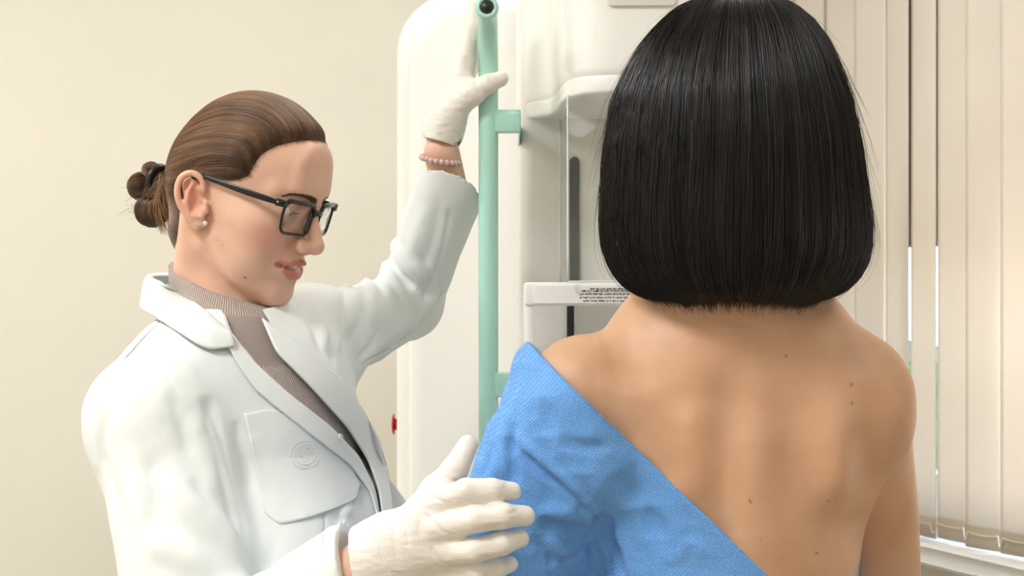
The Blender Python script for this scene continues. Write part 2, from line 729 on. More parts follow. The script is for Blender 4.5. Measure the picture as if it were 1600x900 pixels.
def cloth_mat(name, c, rough=.85, weave=900, fold=.25, foldscale=9, trans=0.0):
    m = Mat(name)
    nz = m.noise(foldscale, 3)
    m.base(m.ramp(nz, [(.25, tuple(x * .97 for x in c[:3]) + (1,)), (.7, c)]))
    m.set(Roughness=rough)
    m.b.inputs['Specular IOR Level'].default_value = .25
    m.b.inputs['Sheen Weight'].default_value = .15
    n1 = m.bump(m.noise(foldscale * 2.2, 3), fold, .006)
    m.bump(m.noise(weave, 2), .15, .0005, n1)
    return m.m


def hair_mat(name, c_dark, c_light, rough=.38, spec=.5):
    m = Mat(name)
    m.base(m.mix(m.attr('tone').outputs['Fac'], c_dark, c_light))
    m.set(Roughness=rough)
    m.b.inputs['Specular IOR Level'].default_value = spec
    return m.m


def clear_mat(name, tint=(.985, .99, .985, 1), gloss=1.0, ior=1.35):
    m = Mat(name)
    tr = m.n('ShaderNodeBsdfTransparent', Color=tint); gl = m.n('ShaderNodeBsdfGlossy', Roughness=.03)
    lw = m.n('ShaderNodeLayerWeight', Blend=.5)
    f0 = ((ior - 1) / (ior + 1)) ** 2
    sch = m.math('ADD', m.math('MULTIPLY', m.math('POWER', lw.outputs['Facing'], 5.0), 1 - f0), f0)
    mx = m.n('ShaderNodeMixShader')
    m.l(m.math('MULTIPLY', sch, gloss), mx.inputs[0])
    m.l(tr.outputs[0], mx.inputs[1]); m.l(gl.outputs[0], mx.inputs[2]); m.l(mx.outputs[0], m.out.inputs['Surface'])
    return m.m


LIGHT_K, SKY_K, DAY_K, EXPO = 0.140, 1.3, 130.0, 0.0
# ------------------------------------------------------------------ the room
u_w = np.array([-.454, .891]); n_w = np.array([.891, .454])      # along the window wall (away from the camera), and out through it
B0 = np.array([.908, 3.05])                                       # a point on the line the blind hangs on
ANG = math.atan2(u_w[1], u_w[0])


def room_M(o=0.0, s=0.0):
    """local x along the window wall (far end positive), y outward, z up"""
    p = B0 + u_w * s + n_w * o
    return Matrix(((u_w[0], n_w[0], 0, p[0]), (u_w[1], n_w[1], 0, p[1]), (0, 0, 1, 0), (0, 0, 0, 1)))


M_wall = plain('cream_paint', srgb(234, 229, 215), .75, bump=.05, bscale=260, var=.02)
M_ceil = plain('ceiling_white', srgb(240, 238, 230), .8)
M_floor = Mat('floor_tiles')
_b = M_floor.n('ShaderNodeTexBrick', Scale=1.0)
_b.offset = 0
_b.inputs['Color1'].default_value = srgb(188, 176, 158); _b.inputs['Color2'].default_value = srgb(180, 168, 150)
_b.inputs['Mortar'].default_value = srgb(130, 122, 110)
_b.inputs['Mortar Size'].default_value = .006; _b.inputs['Brick Width'].default_value = .4; _b.inputs['Row Height'].default_value = .4
M_floor.l(M_floor.coord(), _b.inputs['Vector']); M_floor.base(_b.outputs['Color']); M_floor.set(Roughness=.35)
M_floor = M_floor.m
M_white = plain('white_pvc', srgb(244, 244, 242), .35, var=.01)
M_shut = plain('brown_shutter', srgb(92, 58, 44), .5)

RH = 2.75
S0, S1 = -4.3, .72          # extent of the window wall along u
WO = .10                    # the wall plane lies behind the blind
WN = -3.9                   # how far the room reaches inward (along n)
T = .14


def wbox(name, lo, hi, mat, kind='structure', parent=None, bevel=0.0):
    o = box(name, lo, hi, mat, parent, bevel, M=room_M())
    if kind: tag(o, kind=kind)
    return o


wbox('floor', (S0, WN, -.1), (S1, WO, 0), M_floor)
wbox('ceiling', (S0, WN, RH), (S1, WO, RH + .1), M_ceil)
wbox('wall_back', (S1, WN, 0), (S1 + T, WO + .25, RH), M_wall)
wbox('wall_front', (S0 - T, WN, 0), (S0, WO + .25, RH), M_wall)
wbox('wall_left', (S0, WN - T, 0), (S1, WN, RH), M_wall)
OS0, OS1, OZ0, OZ1 = -2.3, .46, .86, 2.42
bm = bmesh.new()
for lo, hi in (((S0, WO, 0), (S1, WO + .25, OZ0)), ((S0, WO, OZ1), (S1, WO + .25, RH)),
               ((S0, WO, OZ0), (OS0, WO + .25, OZ1)), ((OS1, WO, OZ0), (S1, WO + .25, OZ1))):
    bm_box(bm, lo, hi, M=room_M())
tag(obj_bm('wall_right', bm, M_wall), kind='structure')
for nm, lo, hi in (('baseboard_back', (S1 - .015, WN, 0), (S1, WO, .08)), ('baseboard_left', (S0, WN, 0), (S1, WN + .015, .08)),
                   ('baseboard_right', (S0, WO - .015, 0), (S1, WO, .08))):
    wbox(nm, lo, hi, M_white, bevel=.004)

# window with sill, frame, panes and half lowered outside shutter
win = empty('window_1', (float(B0[0]), float(B0[1]), OZ0))
tag(win, kind='structure')
bm = bmesh.new()
FO = WO + .13
for lo, hi in (((OS0, FO, OZ0), (OS1, FO + .07, OZ0 + .13)), ((OS0, FO, OZ1 - .1), (OS1, FO + .07, OZ1)),
               ((OS0, FO, OZ0), (OS0 + .08, FO + .07, OZ1)), ((OS1 - .08, FO, OZ0), (OS1, FO + .07, OZ1)),
               ((-.16, FO, OZ0), (-.07, FO + .07, OZ1)), ((-1.2, FO, OZ0), (-1.1, FO + .07, OZ1)),
               ((OS0, FO + .01, 1.27), (OS1, FO + .06, 1.30))):
    bm_box(bm, lo, hi, .004, 2, room_M())
obj_bm('window_frame', bm, M_white, win, True, 50)
M_glassw = clear_mat('window_glass', (.99, .995, 1, 1), 1.0, 1.45)
for a, b in ((OS0 + .08, -1.2), (-1.1, -.16), (-.07, OS1 - .08)):
    wbox('pane', (a, FO + .03, OZ0 + .12), (b, FO + .036, OZ1 - .1), M_glassw, None, win)
bm = bmesh.new()
bm_box(bm, (OS0 - .05, -.07, .855), (OS1 + .03, FO, .89), .008, 3, room_M())
obj_bm('window_sill', bm, M_white, win, True, 50)
bm = bmesh.new()
z = 1.56
while z < OZ1:
    bm_box(bm, (OS0, FO + .10, z), (OS1, FO + .112, z + .046), .004, 2, room_M()); z += .045
obj_bm('roller_shutter', bm, M_shut, win, True, 50)

# the view outside
M_lawn = plain('lawn', srgb(120, 140, 80), .9, var=.4, bscale=40)
wbox('ground', (-30, .6, -1.2), (40, 60, -1.0), M_lawn)
M_leaf = plain('hedge_leaves', srgb(86, 112, 52), .8, var=.5)
hb = bmesh.new()
for k in range(16):
    r = bmesh.ops.create_icosphere(hb, subdivisions=3, radius=1.0)
    c = room_M() @ Vector((-3 + k * .9, 7 + .5 * math.sin(k * 2.3), -.2 + .15 * math.sin(k * 1.7)))
    for v in r['verts']:
        j = 1 + .12 * float(vnoise(np.array([[v.co.x * 4 + k, v.co.y * 4, v.co.z * 4]]))[0])
        v.co = Vector((v.co.x * .8 * j, v.co.y * .8 * j, v.co.z * .95 * j)) + c
tag(obj_bm('hedge', hb, M_leaf, smooth=True), 'green hedge outside the window, seen through the gaps of the blind', 'hedge')
bld = empty('building', (0, 0, -1.0))
bld.matrix_world = room_M(24, 6); bld.location.z = -1.0
bpy.context.view_layer.update()
tag(bld, 'pale building across the street, seen in the slits between blind slats', 'building')
M_fac = plain('facade', srgb(222, 224, 232), .8); M_bwin = plain('facade_window', srgb(96, 118, 150), .3)
wbox('facade', (-14, 20, -1), (26, 28, 3.2), M_fac, None, bld)
M_roof = plain('roof_grey', srgb(150, 146, 150), .8)
wbox('roof', (-14.5, 19.5, 3.2), (26.5, 28.5, 3.7), M_roof, None, bld)
for k in range(10):
    wbox('facade_pane', (-12 + 3.8 * k, 19.95, .4), (-10.4 + 3.8 * k, 20, 2.2), M_bwin, None, bld)

# ------------------------------------------------------------------ vertical blind
fab = Mat('blind_fabric')
fab.base(srgb(244, 237, 226)); fab.set(Roughness=.9)
fab.b.inputs['Specular IOR Level'].default_value = .15
wv = fab.n('ShaderNodeTexWave', Scale=140.0, Distortion=.6); wv.bands_direction = 'Z'
fab.l(fab.coord(), wv.inputs['Vector']); fab.bump(wv.outputs['Fac'], .08, .0005)
tr = fab.n('ShaderNodeBsdfTranslucent'); tr.inputs['Color'].default_value = srgb(246, 234, 222)
mx = fab.n('ShaderNodeMixShader'); mx.inputs[0].default_value = .36
fab.l(fab.b.outputs[0], mx.inputs[1]); fab.l(tr.outputs[0], mx.inputs[2]); fab.l(mx.outputs[0], fab.out.inputs['Surface'])
M_blind = fab.m
M_pocket = plain('blind_pocket', srgb(186, 172, 150), .85)
M_chain = plain('chain_plastic', srgb(225, 215, 200), .5)

blind = empty('vertical_blind', (float(B0[0]), float(B0[1]), .895))
tag(blind, 'cream fabric vertical blind hanging in front of the window on the right', 'blind')


def s_of(px):
    k = (px - 800) / F_PX
    return (B0[0] - B0[1] * k) / (-u_w[0] + u_w[1] * k)


def slat(cs, ang, bottom, off):
    """one slat: centre along the rail, turn about the vertical, height of its hem"""
    w, top = .0445, 2.48
    ca, sa = math.cos(ang), math.sin(ang)
    M = room_M() @ Matrix(((ca, -sa, 0, cs), (sa, ca, 0, off), (0, 0, 1, 0), (0, 0, 0, 1)))
    def sheet(z0, z1, t0, wd, nz):
        n = 9
        V = []
        for side in (1, -1):
            for zz in np.linspace(z0, z1, nz):
                for i in range(n):
                    a = -1 + 2 * i / (n - 1)
                    V.append(M @ Vector((a * wd, .004 * (a * a) + side * t0, zz)))
        V = np.array(V)
        m = n * nz
        idx = np.arange(m).reshape(nz, n)
        q = np.stack([idx[:-1, :-1], idx[:-1, 1:], idx[1:, 1:], idx[1:, :-1]], -1).reshape(-1, 4)
        rim = np.concatenate([idx[0, :], idx[1:, -1], idx[-1, -2::-1], idx[-2:0:-1, 0]])
        rq = np.stack([rim, rim + m, np.roll(rim, -1) + m, np.roll(rim, -1)], 1)
        return V, [q, q[:, ::-1] + m, rq]
    V, f = sheet(bottom, top, .0005, w, 12)
    o = np_mesh('slat', V, f, M_blind, blind); fix_normals(o)
    V, f = sheet(bottom, bottom + .046, .0022, w * .985, 3)
    p = np_mesh('weight_pocket', V, f, M_pocket, o); fix_normals(p)
    return [np.array(M @ Vector((x, -.006, bottom + .034))) for x in (w * .8, -w * .8)]


edges = [(1190, 1236), (1236, 1291), (1289, 1337), (1335, 1382), (1384, 1415), (1423, 1458), (1465, 1511), (1508, 1566), (1562, 1624)]
chain_pts = []
slats = []
for a, b in edges:
    c = s_of((a + b) / 2)
    def width(th, c=c):
        p = []
        for sg in (-1, 1):
            q = B0 + u_w * (c + sg * .0445 * math.cos(th)) + n_w * (sg * .0445 * math.sin(th))
            p.append(800 + F_PX * q[0] / q[1])
        return p[0] - p[1]
    lo_, hi_ = -math.radians(14), math.radians(26)     # positive turns the slat edge-on
    for _ in range(30):
        m_ = (lo_ + hi_) / 2
        if width(m_) > (b - a) + 4: lo_ = m_
        else: hi_ = m_
    slats.append((c, m_, 0.0))
c = slats[-1][0]
for k in range(18):
    c -= .0845
    slats.append((c, math.radians(2 * math.sin(k * 1.9)), .002 * (k % 2)))
for c, th, off in sorted(slats, reverse=True):
    chain_pts.append(slat(c, th, .895 + .002 * math.sin(c * 40), off))
parts = []
for (p0, p1), (q0, q1) in zip(chain_pts[:-1], chain_pts[1:]):
    for a, b, sag in ((p0, p1, .004), (p1, q0, .022)):
        t = np.linspace(0, 1, 12)[:, None]
        pts = a * (1 - t) + b * t
        pts[:, 2] -= sag * 4 * (t * (1 - t))[:, 0]
        parts.append(tube_vf(pts, .0013, 6))
V, f = join_vf(parts)
np_mesh('bottom_chain', V, f, M_chain, blind)
o = box('head_rail', (S0 + 1.6, -.03, 2.48), (OS1 + .2, .03, 2.52), M_white, blind, .004, M=room_M())
box('mounting_bracket', (OS1 - .2, -.015, 2.52), (OS1 - .16, .015, RH), M_white, blind, M=room_M())
box('mounting_bracket', (-2.0, -.015, 2.52), (-1.96, .015, RH), M_white, blind, M=room_M())
# ------------------------------------------------------------------ mammography unit
M_shell = plain('white_enamel', srgb(246, 245, 240), .28, coat=.3, var=.01)
M_shell2 = plain('warm_white_enamel', srgb(242, 239, 233), .32, coat=.2, var=.01)
M_panel_shade = plain('shaded_panel', srgb(176, 172, 163), .45, var=.02)  # shade of the paddle bar put into the panel's colour
M_slot = plain('dark_slot', srgb(38, 36, 30), .6)
M_strip = plain('speckled_rubber', srgb(122, 126, 120), .8, bump=.5, bscale=900, var=.35)
M_green = plain('mint_enamel', srgb(176, 225, 210), .3, coat=.3, var=.02)
M_black = plain('black_plastic', srgb(24, 26, 26), .35)
M_red = plain('red_plastic', srgb(190, 12, 28), .35)
M_ink = plain('dark_ink', srgb(40, 38, 38), .7)
M_label = plain('label_film', srgb(247, 246, 243), .4, var=.01)
M_plate = plain('grey_name_plate', srgb(238, 235, 230), .4)
M_acr = clear_mat('clear_acrylic', gloss=.22)

mu = empty('mammography_unit', (.05, 2.3, 0))
tag(mu, 'tall white mammography machine with mint green grab rail behind the two women', 'medical machine')


def pxz(px, py, d):
    p = P(px, py, d); return p[0], p[2]


# column: front shell and a slightly wider rear shell
x0, ztop = pxz(636, 0, 2.1)
prism('column_front', rrect(x0, .28, .06, ztop + .003, .085, 12, (0, 0, 0, 1)), 2.10, 2.20, M_shell, mu, .022, 6)
x1 = pxz(619, 0, 2.2)[0]
prism('column_rear', rrect(x1, .30, .06, 1.935, .10, 12, (0, 0, 0, 1)), 2.202, 2.62, M_shell, mu, .012, 4)
box('floor_base', (-.26, 1.86, 0), (.42, 2.72, .06), M_shell2, mu, .02)
# small white knob and the red emergency stop on the left flank
c = P(619, 88, 2.28); c[0] = x1
V, f = lathe_vf([(0, .006), (.004, .006), (.0055, .003), (.0055, -.003), (0, -.003)], c, (-1, 0, 0), 16)
np_mesh('side_knob', V, f, M_shell, mu)
c = P(619, 663, 2.28); c[0] = x1
V, f = lathe_vf([(0, .010), (.0095, .010), (.0098, .008), (.0098, 0), (.0, 0)], c, (-1, 0, 0), 24)
es = np_mesh('emergency_stop', V, f, M_red, mu)
V, f = lathe_vf([(0, .0142), (.010, .0140), (.0175, .0118), (.0180, .0108), (.017, .0100), (0, .0098)], c, (-1, 0, 0), 28)
np_mesh('stop_button_head', V, f, M_red, es)

# gantry arm (front column of the C-arm) with grooves and carriage
gx0 = pxz(812, 0, 1.80)[0]
prism('gantry_arm', rrect(gx0, .300, .70, 1.95, .02, 5), 1.80, 2.10, M_shell2, mu, .018, 5)
ga, gb = pxz(886, 0, 1.795)[0], pxz(896, 0, 1.795)[0]
ha, hb_ = pxz(1010, 0, 1.795)[0], pxz(1019, 0, 1.795)[0]
z0g, z1g = .80, P(0, 470, 1.8)[2]
for a, b in ((ga, gb), (ha, hb_)):
    box('guide_groove', (a, 1.796, z0g), (b, 1.803, z1g), M_slot, mu)
prism('carriage_panel', rrect(gb + .001, ha - .001, z0g, z1g + .01, .004, 3), 1.788, 1.803, M_panel_shade, mu, .004, 3)
sa, sz = pxz(890, 245, 1.795); sb = pxz(905, 0, 1.795)[0]
r_ = (sb - sa) / 2
prism('scale_strip', rrect(sa, sb, 1.452, sz, r_ * .98, 8, (0, 0, 1, 1)), 1.794, 1.803, M_strip, mu, .001, 2)

# tube head: rounded housing overhanging the arm
HOUT = [tuple(p) for p in catmull([(.005, 1.93), (.006, 1.86), (.012, 1.815), (.028, 1.788), (.046, 1.765), (.055, 1.72), (.059, 1.65), (.066, 1.60), (.084, 1.568), (.115, 1.556)], 4)] + [(.24, 1.556), (.268, 1.566), (.284, 1.59), (.298, 1.66), (.304, 1.93)]
prism('tube_head', HOUT, 1.688, 2.16, M_shell, mu, .020, 8, axis='z')
HC = np.array((.155, 1.76))
prism('tube_head_lip', [tuple(HC + (np.array(p) - HC) * .988) for p in HOUT], 1.676, 1.700, M_shell, mu, .005, 3, axis='z')
pa = P(948, 2, 1.553); pb = P(1056, 9, 1.553)
prism('display_plate', rrect(pa[0], pb[0], pb[2], pb[2] + .09, .006, 4), 1.5515, 1.5560, M_plate, mu, .001, 2)

# clear face shield box
sx0, sx1 = P(887, 0, 1.60)[0], .275
zt, zb = P(0, 147, 1.60)[2], P(0, 440, 1.60)[2]
bm = bmesh.new()
bm_box(bm, (sx0, 1.600, zb), (sx1, 1.603, zt), .001, 1)
bm_box(bm, (sx0 - .0015, 1.604, zb), (sx0 + .0015, 1.795, zt - .012), .0008, 1)
bm_box(bm, (sx1 - .003, 1.604, zb), (sx1, 1.795, zt - .012), .0008, 1)
obj_bm('face_shield', bm, M_acr, mu, True, 50)
M_edge = plain('polished_acrylic_edge', srgb(228, 236, 232), .12)
ed = []
yb = 1.792
for pth in ([(sx0, 1.600, zb), (sx0, 1.600, zt)], [(sx0, 1.600, zt - .012), (sx0 - .001, 1.70, zt - .010), (sx0 - .002, yb, zt - .010)], [(sx0 - .002, yb, zb), (sx0 - .002, yb, zt - .010)], [(sx0, 1.600, zt - .002), (sx1, 1.600, zt - .002)], [(sx0, 1.600, zb), (sx1, 1.600, zb)], [(sx1, 1.600, zb), (sx1, 1.600, zt)]):
    ed.append(tube_vf(resample(np.array(pth), 8), .0011, 8))
np_mesh('shield_edge', *join_vf(ed), M_edge, mu)
prism('shield_mount', rrect(sx0 - .002, sx1 + .002, 1.597, 1.64, .008, 5), zt - .003, zt + .004, M_shell2, mu, .002, 2, axis='z')

# compression paddle holder: front bar, two side arms, clear plate
fy = 1.615
bx0 = P(819, 0, fy)[0]; bz1 = P(0, 441, fy)[2]; bz0 = P(0, 478, fy)[2]
ph = prism('paddle_holder', rrect(bx0, .285, bz0, bz1, .004, 3), fy, fy + .02, M_shell, mu, .003, 3)
prism('label_strip', rrect(P(834, 0, fy)[0], .272, bz0 + .003, P(0, 446, fy)[2], .002, 2), fy - .0012, fy + .0005, M_label, ph, .0003, 1)
# printed lines: a dense unreadable small print, upside down as on the part
bmi = bmesh.new()
r2 = np.random.default_rng(3)
for k, (py, xs) in enumerate(((451.5, 922), (454.7, 909), (459.5, 907), (465, 906), (470.3, 911))):
    x = xs
    while x < 1062:
        n = r2.integers(2, 9)
        for _ in range(n):
            w = r2.uniform(.9, 1.7)
            a = P(x, py + r2.choice([-1.5, -.9, -.9]), fy); b = P(x + w * .75, py + r2.choice([.9, .9, 1.5]), fy)
            tall = b[2] - a[2]
            sl = .25 * tall
            vs = [bmi.verts.new((q[0] + sh, fy - .00135, q[1])) for q, sh in (((a[0], a[2]), 0), ((a[0] + .0007, a[2]), 0), ((a[0] + .0007, b[2]), sl), ((a[0], b[2]), sl))]
            bmi.faces.new(vs)
            if r2.random() < .6:
                zz = (a[2] if r2.random() < .5 else b[2])
                vs = [bmi.verts.new(q) for q in ((a[0], fy - .00135, zz - .00028), (b[0], fy - .00135, zz - .00028), (b[0], fy - .00135, zz + .00028), (a[0], fy - .00135, zz + .00028))]
                bmi.faces.new(vs)
            x += w
        x += 1.6
obj_bm('small_print', bmi, M_ink, ph)
for xx in (bx0 + .006, .285 - .006):
    pts = catmull([(xx, fy + .012, bz1 - .004), (xx, fy + .012, 1.42), (xx + (.001 if xx < .2 else -.001), fy + .012, 1.375), (xx + (.006 if xx < .2 else -.006), fy + .012, 1.285), (xx + (.014 if xx < .2 else -.014), fy + .012, 1.325)], 6)
    V, f = tube_vf(pts, .0065, up=(0, 1, 0), section=[(-1.4, -.8), (-1.1, -1), (1.1, -1), (1.4, -.8), (1.4, .8), (1.1, 1), (-1.1, 1), (-1.4, .8)])
    np_mesh('holder_arm', V, f, M_shell, ph)
box('paddle_plate', (bx0 + .012, 1.560, P(0, 553, fy)[2]), (.272, 1.79, P(0, 553, fy)[2] + .003), M_acr, mu, .001, 1)
prism('image_receptor', rrect(.02, .29, 1.50, 1.79, .03, 6), 1.14, 1.20, M_shell2, mu, .012, 4, axis='z')

# mint grab rail with its curved top, end ring and two flat brackets
hd = 1.66
hx = P(763, 0, hd)[0]
ztop = P(0, 17, 1.585)[2]
pts = [(hx, hd, .86), (hx, hd, 1.2)] + [(hx, hd, z) for z in np.linspace(1.3, ztop - .075, 6)]
for a in np.linspace(0, 90, 12)[1:]:
    r = .075
    pts.append((hx, hd - r + r * math.cos(math.radians(a)), ztop - r + r * math.sin(math.radians(a))))
pts.append((P(761, 17, 1.575)[0], 1.575, ztop))
RAIL_PTS = [np.array(p) for p in pts]
rail = np_mesh('grab_rail', *tube_vf(resample(np.array(pts), 90), .0122, 24), M_green, mu)
e = np.array([P(761, 17, 1.575)[0], 1.575, ztop])
V, f = lathe_vf([(0, .0), (.0125, 0), (.0138, .002), (.0138, .010), (.0128, .0125), (.0085, .0132), (.008, .0118), (.0, .0115)], e, (0, -1, 0), 32)
np_mesh('end_ring', V, f, M_green, rail)
V, f = lathe_vf([(0, .0110), (.0080, .0116), (.0082, .0135), (.0066, .0142), (.0045, .0132), (.0042, .0150), (.003, .0158), (0, .0160)], e, (0, -1, 0), 28)
np_mesh('end_plug', V, f, M_black, rail)
for ya, yb in ((172, 208), (582, 620), (1010, 1050)):
    box('rail_bracket', (hx + .004, hd - .009, P(0, yb, hd)[2]), (.0108, hd + .009, P(0, ya, hd)[2]), M_green, rail, .002)
    box('bracket_post', (.0075, hd + .008, P(0, yb, hd)[2] + .002), (.0106, 1.84, P(0, ya, hd)[2] - .002), M_green, rail, .002)
# ------------------------------------------------------------------ a woman's head, millimetres, x forward, y to her left, z up
LIP_U = [(74, 27, -37.0), (82, 23, -37.8), (90, 18, -38.0), (99, 9, -36.5), (102.4, 0, -36), (99, -9, -36.5), (90, -18, -38), (82, -23, -37.8), (74, -27, -37.0)]
LIP_L = [(75, 26, -39), (82, 21, -43), (89, 15, -47), (96.5, 9, -50), (99.5, 0, -51.5), (96.5, -9, -50), (89, -15, -47), (82, -21, -43), (75, -26, -39)]
NASO = [(98, -17, -15), (94, -24, -25), (84, -33, -38), (76, -34, -46)]
DIMP = [(78, -25, -33), (75, -29, -38), (75, -27, -44)]
EYE_X, EYE_Z = 77.0, 19.0
LIP_G = [(78, 24, -38.8), (90, 17, -41.3), (101, 8, -43.2), (103, 4, -43.6), (106, 0, -43.8), (103, -4, -43.6), (101, -8, -43.2), (90, -17, -41.3), (78, -24, -38.8)]
BROW = [(93, 12, 38), (91, 20, 41), (87, 31, 43.5), (79, 43, 42), (70, 52, 37)]


def mir(p): return (p[0], -p[1], p[2])


def head_base(F):
    """skull, face and neck junction"""
    F.ell((2, 0, 38), (81, 72, 86))
    F.ell((26, 0, 56), (64, 63, 62), k=20)
    F.ell((-30, 0, 26), (51, 64, 60), k=16)
    F.ell((38, 0, -5), (50, 58, 66), k=26)                    # mid face
    for s in (1, -1):
        F.chain([(4, 46 * s, -44), (40, 35 * s, -64), (75, 13 * s, -79)], [17, 15, 13], k=26)
        F.ell((52, 42 * s, -2), (30, 21, 17), k=24)           # cheek bones
        F.ell((48, 36 * s, -30), (27, 19, 26), k=18)          # cheeks
    F.ell((42, 0, -48), (46, 40, 32), k=24)
    F.ell((77, 0, -77), (14.5, 17, 13), k=14)                 # chin
    F.ell((77, 0, -41), (20, 23, 23), k=16)                   # muzzle
    for s in (1, -1):
        F.chain([(88, 7 * s, 37), (83, 26 * s, 39), (68, 46 * s, 34)], [9, 9.5, 7], k=14)
    F.ell((83, 0, 62), (13, 36, 30), k=24)


def head_face(F, eyes=True):
    for s in (1, -1):
        F.ell((97, 31 * s, 20), (17, 16, 10.5), k=12, op='sub')
        F.ell((79.5, 31 * s, 20), (12.5, 14.5, 12), k=7)       # closed lid volume
        F.ridge([(88, 15 * s, 25), (93, 25 * s, 30.5), (91, 34 * s, 31), (82, 44 * s, 27)], 2.0, -1.5)
        if eyes:
            F.ell((95, 31 * s, 13.5), (9, 12, 3.2), k=1.5, op='sub')
        F.ridge([(89, 20 * s, 15.5), (92.5, 31 * s, 15.0), (86, 43 * s, 16.5)], 1.4, 1.0)
        F.ridge([(88, 20 * s, 8), (86, 32 * s, 5), (80, 43 * s, 8)], 3.0, -.7)
    # nose
    F.chain([(89, 0, 33), (97.5, 0, 17), (106, 0, 0), (112.5, 0, -14)], [7.0, 6.2, 6.8, 8.6], k=10, kin=4)
    F.ell((113, 0, -16.5), (8.5, 9.8, 8.4), k=6)
    for s in (1, -1):
        F.ell((101.5, 11.8 * s, -18.5), (10.5, 6.6, 8), k=5)
        F.ridge([(93, 18 * s, -25), (93.5, 19.5 * s, -17), (100, 17.5 * s, -9), (107, 11 * s, -7)], 2.4, -2.6)
        F.ell((104, 6 * s, -27), (5.8, 2.8, 4), k=2, op='sub')
    F.chain([(109, 0, -22), (98, 0, -27)], [3.4, 4], k=3)
    # philtrum
    F.ridge([(98, 0, -28), (101, 0, -35)], 2.4, -.7)
    # lips, lightly smiling and parted
    F.chain(LIP_U, [1.6, 2.2, 2.8, 3.0, 3.2, 3.0, 2.8, 2.2, 1.6], k=5, kin=2)
    F.chain(LIP_L, [1.4, 2.6, 3.6, 4.6, 5.0, 4.6, 3.6, 2.6, 1.4], k=5, kin=2)
    F.chain(LIP_G, [1.2, 1.7, 2.3, 2.8, 3.0, 2.8, 2.3, 1.7, 1.2], k=1.2, op='sub')
    for s in (1, -1):
        F.ridge(NASO if s < 0 else [mir(p) for p in NASO], 4.0, -2.4)
        F.bump((82, 34 * s, -14), (18, 14, 14), 3.0)
        F.ridge(DIMP if s < 0 else [mir(p) for p in DIMP], 3.0, -.8)
    F.ridge([(91, 10, -62.5), (94, 0, -63), (91, -10, -62.5)], 5, -2.2)


EAR_C, EAR_T = (-14, 4), 20.0


def head_ears(F):
    ct, st = math.cos(math.radians(EAR_T)), math.sin(math.radians(EAR_T))
    for s in (1, -1):
        def E(a, b, c=0.0):
            # ear plane: a backward, b up, c outward
            a, b = a - 8, b - 3
            a, b = a * ct + b * st, b * ct - a * st
            return np.array((-a * .95 + c * .3 + EAR_C[0], s * (72 + a * .30 + c * .93), b + EAR_C[1]))
        F.chain([E(6, -18, 1), E(8, 0, 1), E(10, 18, 1)], [7, 10, 10], k=5, flat=((.34, s * .93, 0), .55))
        helix = [E(-2, 8, 5), E(-5, 18, 6), E(-2, 27, 8), E(7, 32, 9), E(17, 29, 10), E(23, 19, 10), E(24, 6, 9), E(20, -7, 7), E(14, -17, 5)]
        hx_ = catmull(helix, 4)
        F.chain(list(hx_), 3.6, k=3)
        F.chain([E(13, -16, 5), E(8, -25, 4), E(2, -24, 3)], [5, 6, 4.5], k=5, flat=((.34, s * .93, 0), .7))
        F.ell(E(4, 1, 7.5), (9, 7, 12), k=4, op='sub')
        F.ell(E(9, 16, 9), (9, 6, 10), k=4, op='sub')
        F.chain([E(14, -12, 7), E(16, 0, 7.5), E(13, 12, 6), E(6, 22, 5)], [2.8, 3.2, 2.8, 2.2], k=3)
        F.chain([E(8, -14, 6), E(1, -16, 5)], [3, 3], k=3)
        F.chain([E(-4, -4, 4), E(-4, -10, 4)], [4.2, 4.2], k=4)
        F.ell(E(1, -3, 5), (4.5, 5, 5), k=3, op='sub')


def seg_min(q, pts):
    """distance of points (n,3) to a polyline"""
    best = np.full(len(q), 1e9)
    pts = catmull(pts, 4)
    for a, b in zip(pts[:-1], pts[1:]):
        ba = b - a
        t = np.clip(((q - a) @ ba) / (ba @ ba + 1e-9), 0, 1)
        best = np.minimum(best, np.linalg.norm(q - a - t[:, None] * ba, axis=1))
    return best


def sstep(a, b, x):
    t = np.clip((x - a) / (b - a), 0, 1)
    return t * t * (3 - 2 * t)


def face_attrs(V, R, t, unit, sx):
    q = (V - t) @ R / unit / np.array((sx, 1, 1))
    lu, ll = seg_min(q, LIP_U), seg_min(q, LIP_L)
    w_ = np.clip((abs(LIP_U[0][1]) + .5 - np.abs(q[:, 1])) / 18, 0, 1)
    lip = np.maximum(sstep(4.0 + 1.4 * w_, 3.0 + 1.4 * w_, lu), sstep(4.0 + 3.2 * w_, 3.0 + 3.0 * w_, ll)) * (q[:, 0] > 60)
    blush = np.zeros(len(q))
    for s in (1, -1):
        blush += .45 * np.exp(-(((q[:, 0] - 74) / 26) ** 2 + ((q[:, 1] - 46 * s) / 26) ** 2 + ((q[:, 2] + 16) / 20) ** 2))
        blush += .60 * np.exp(-(((q[:, 0] + 14) / 16) ** 2 + ((q[:, 1] - 78 * s) / 14) ** 2 + ((q[:, 2] - 8) / 24) ** 2))
    blush += .35 * np.exp(-(((q[:, 0] - 113) / 12) ** 2 + (q[:, 1] / 13) ** 2 + ((q[:, 2] + 17) / 11) ** 2))
    return {'lip': np.clip(lip, 0, 1), 'blush': np.clip(blush, 0, 1)}
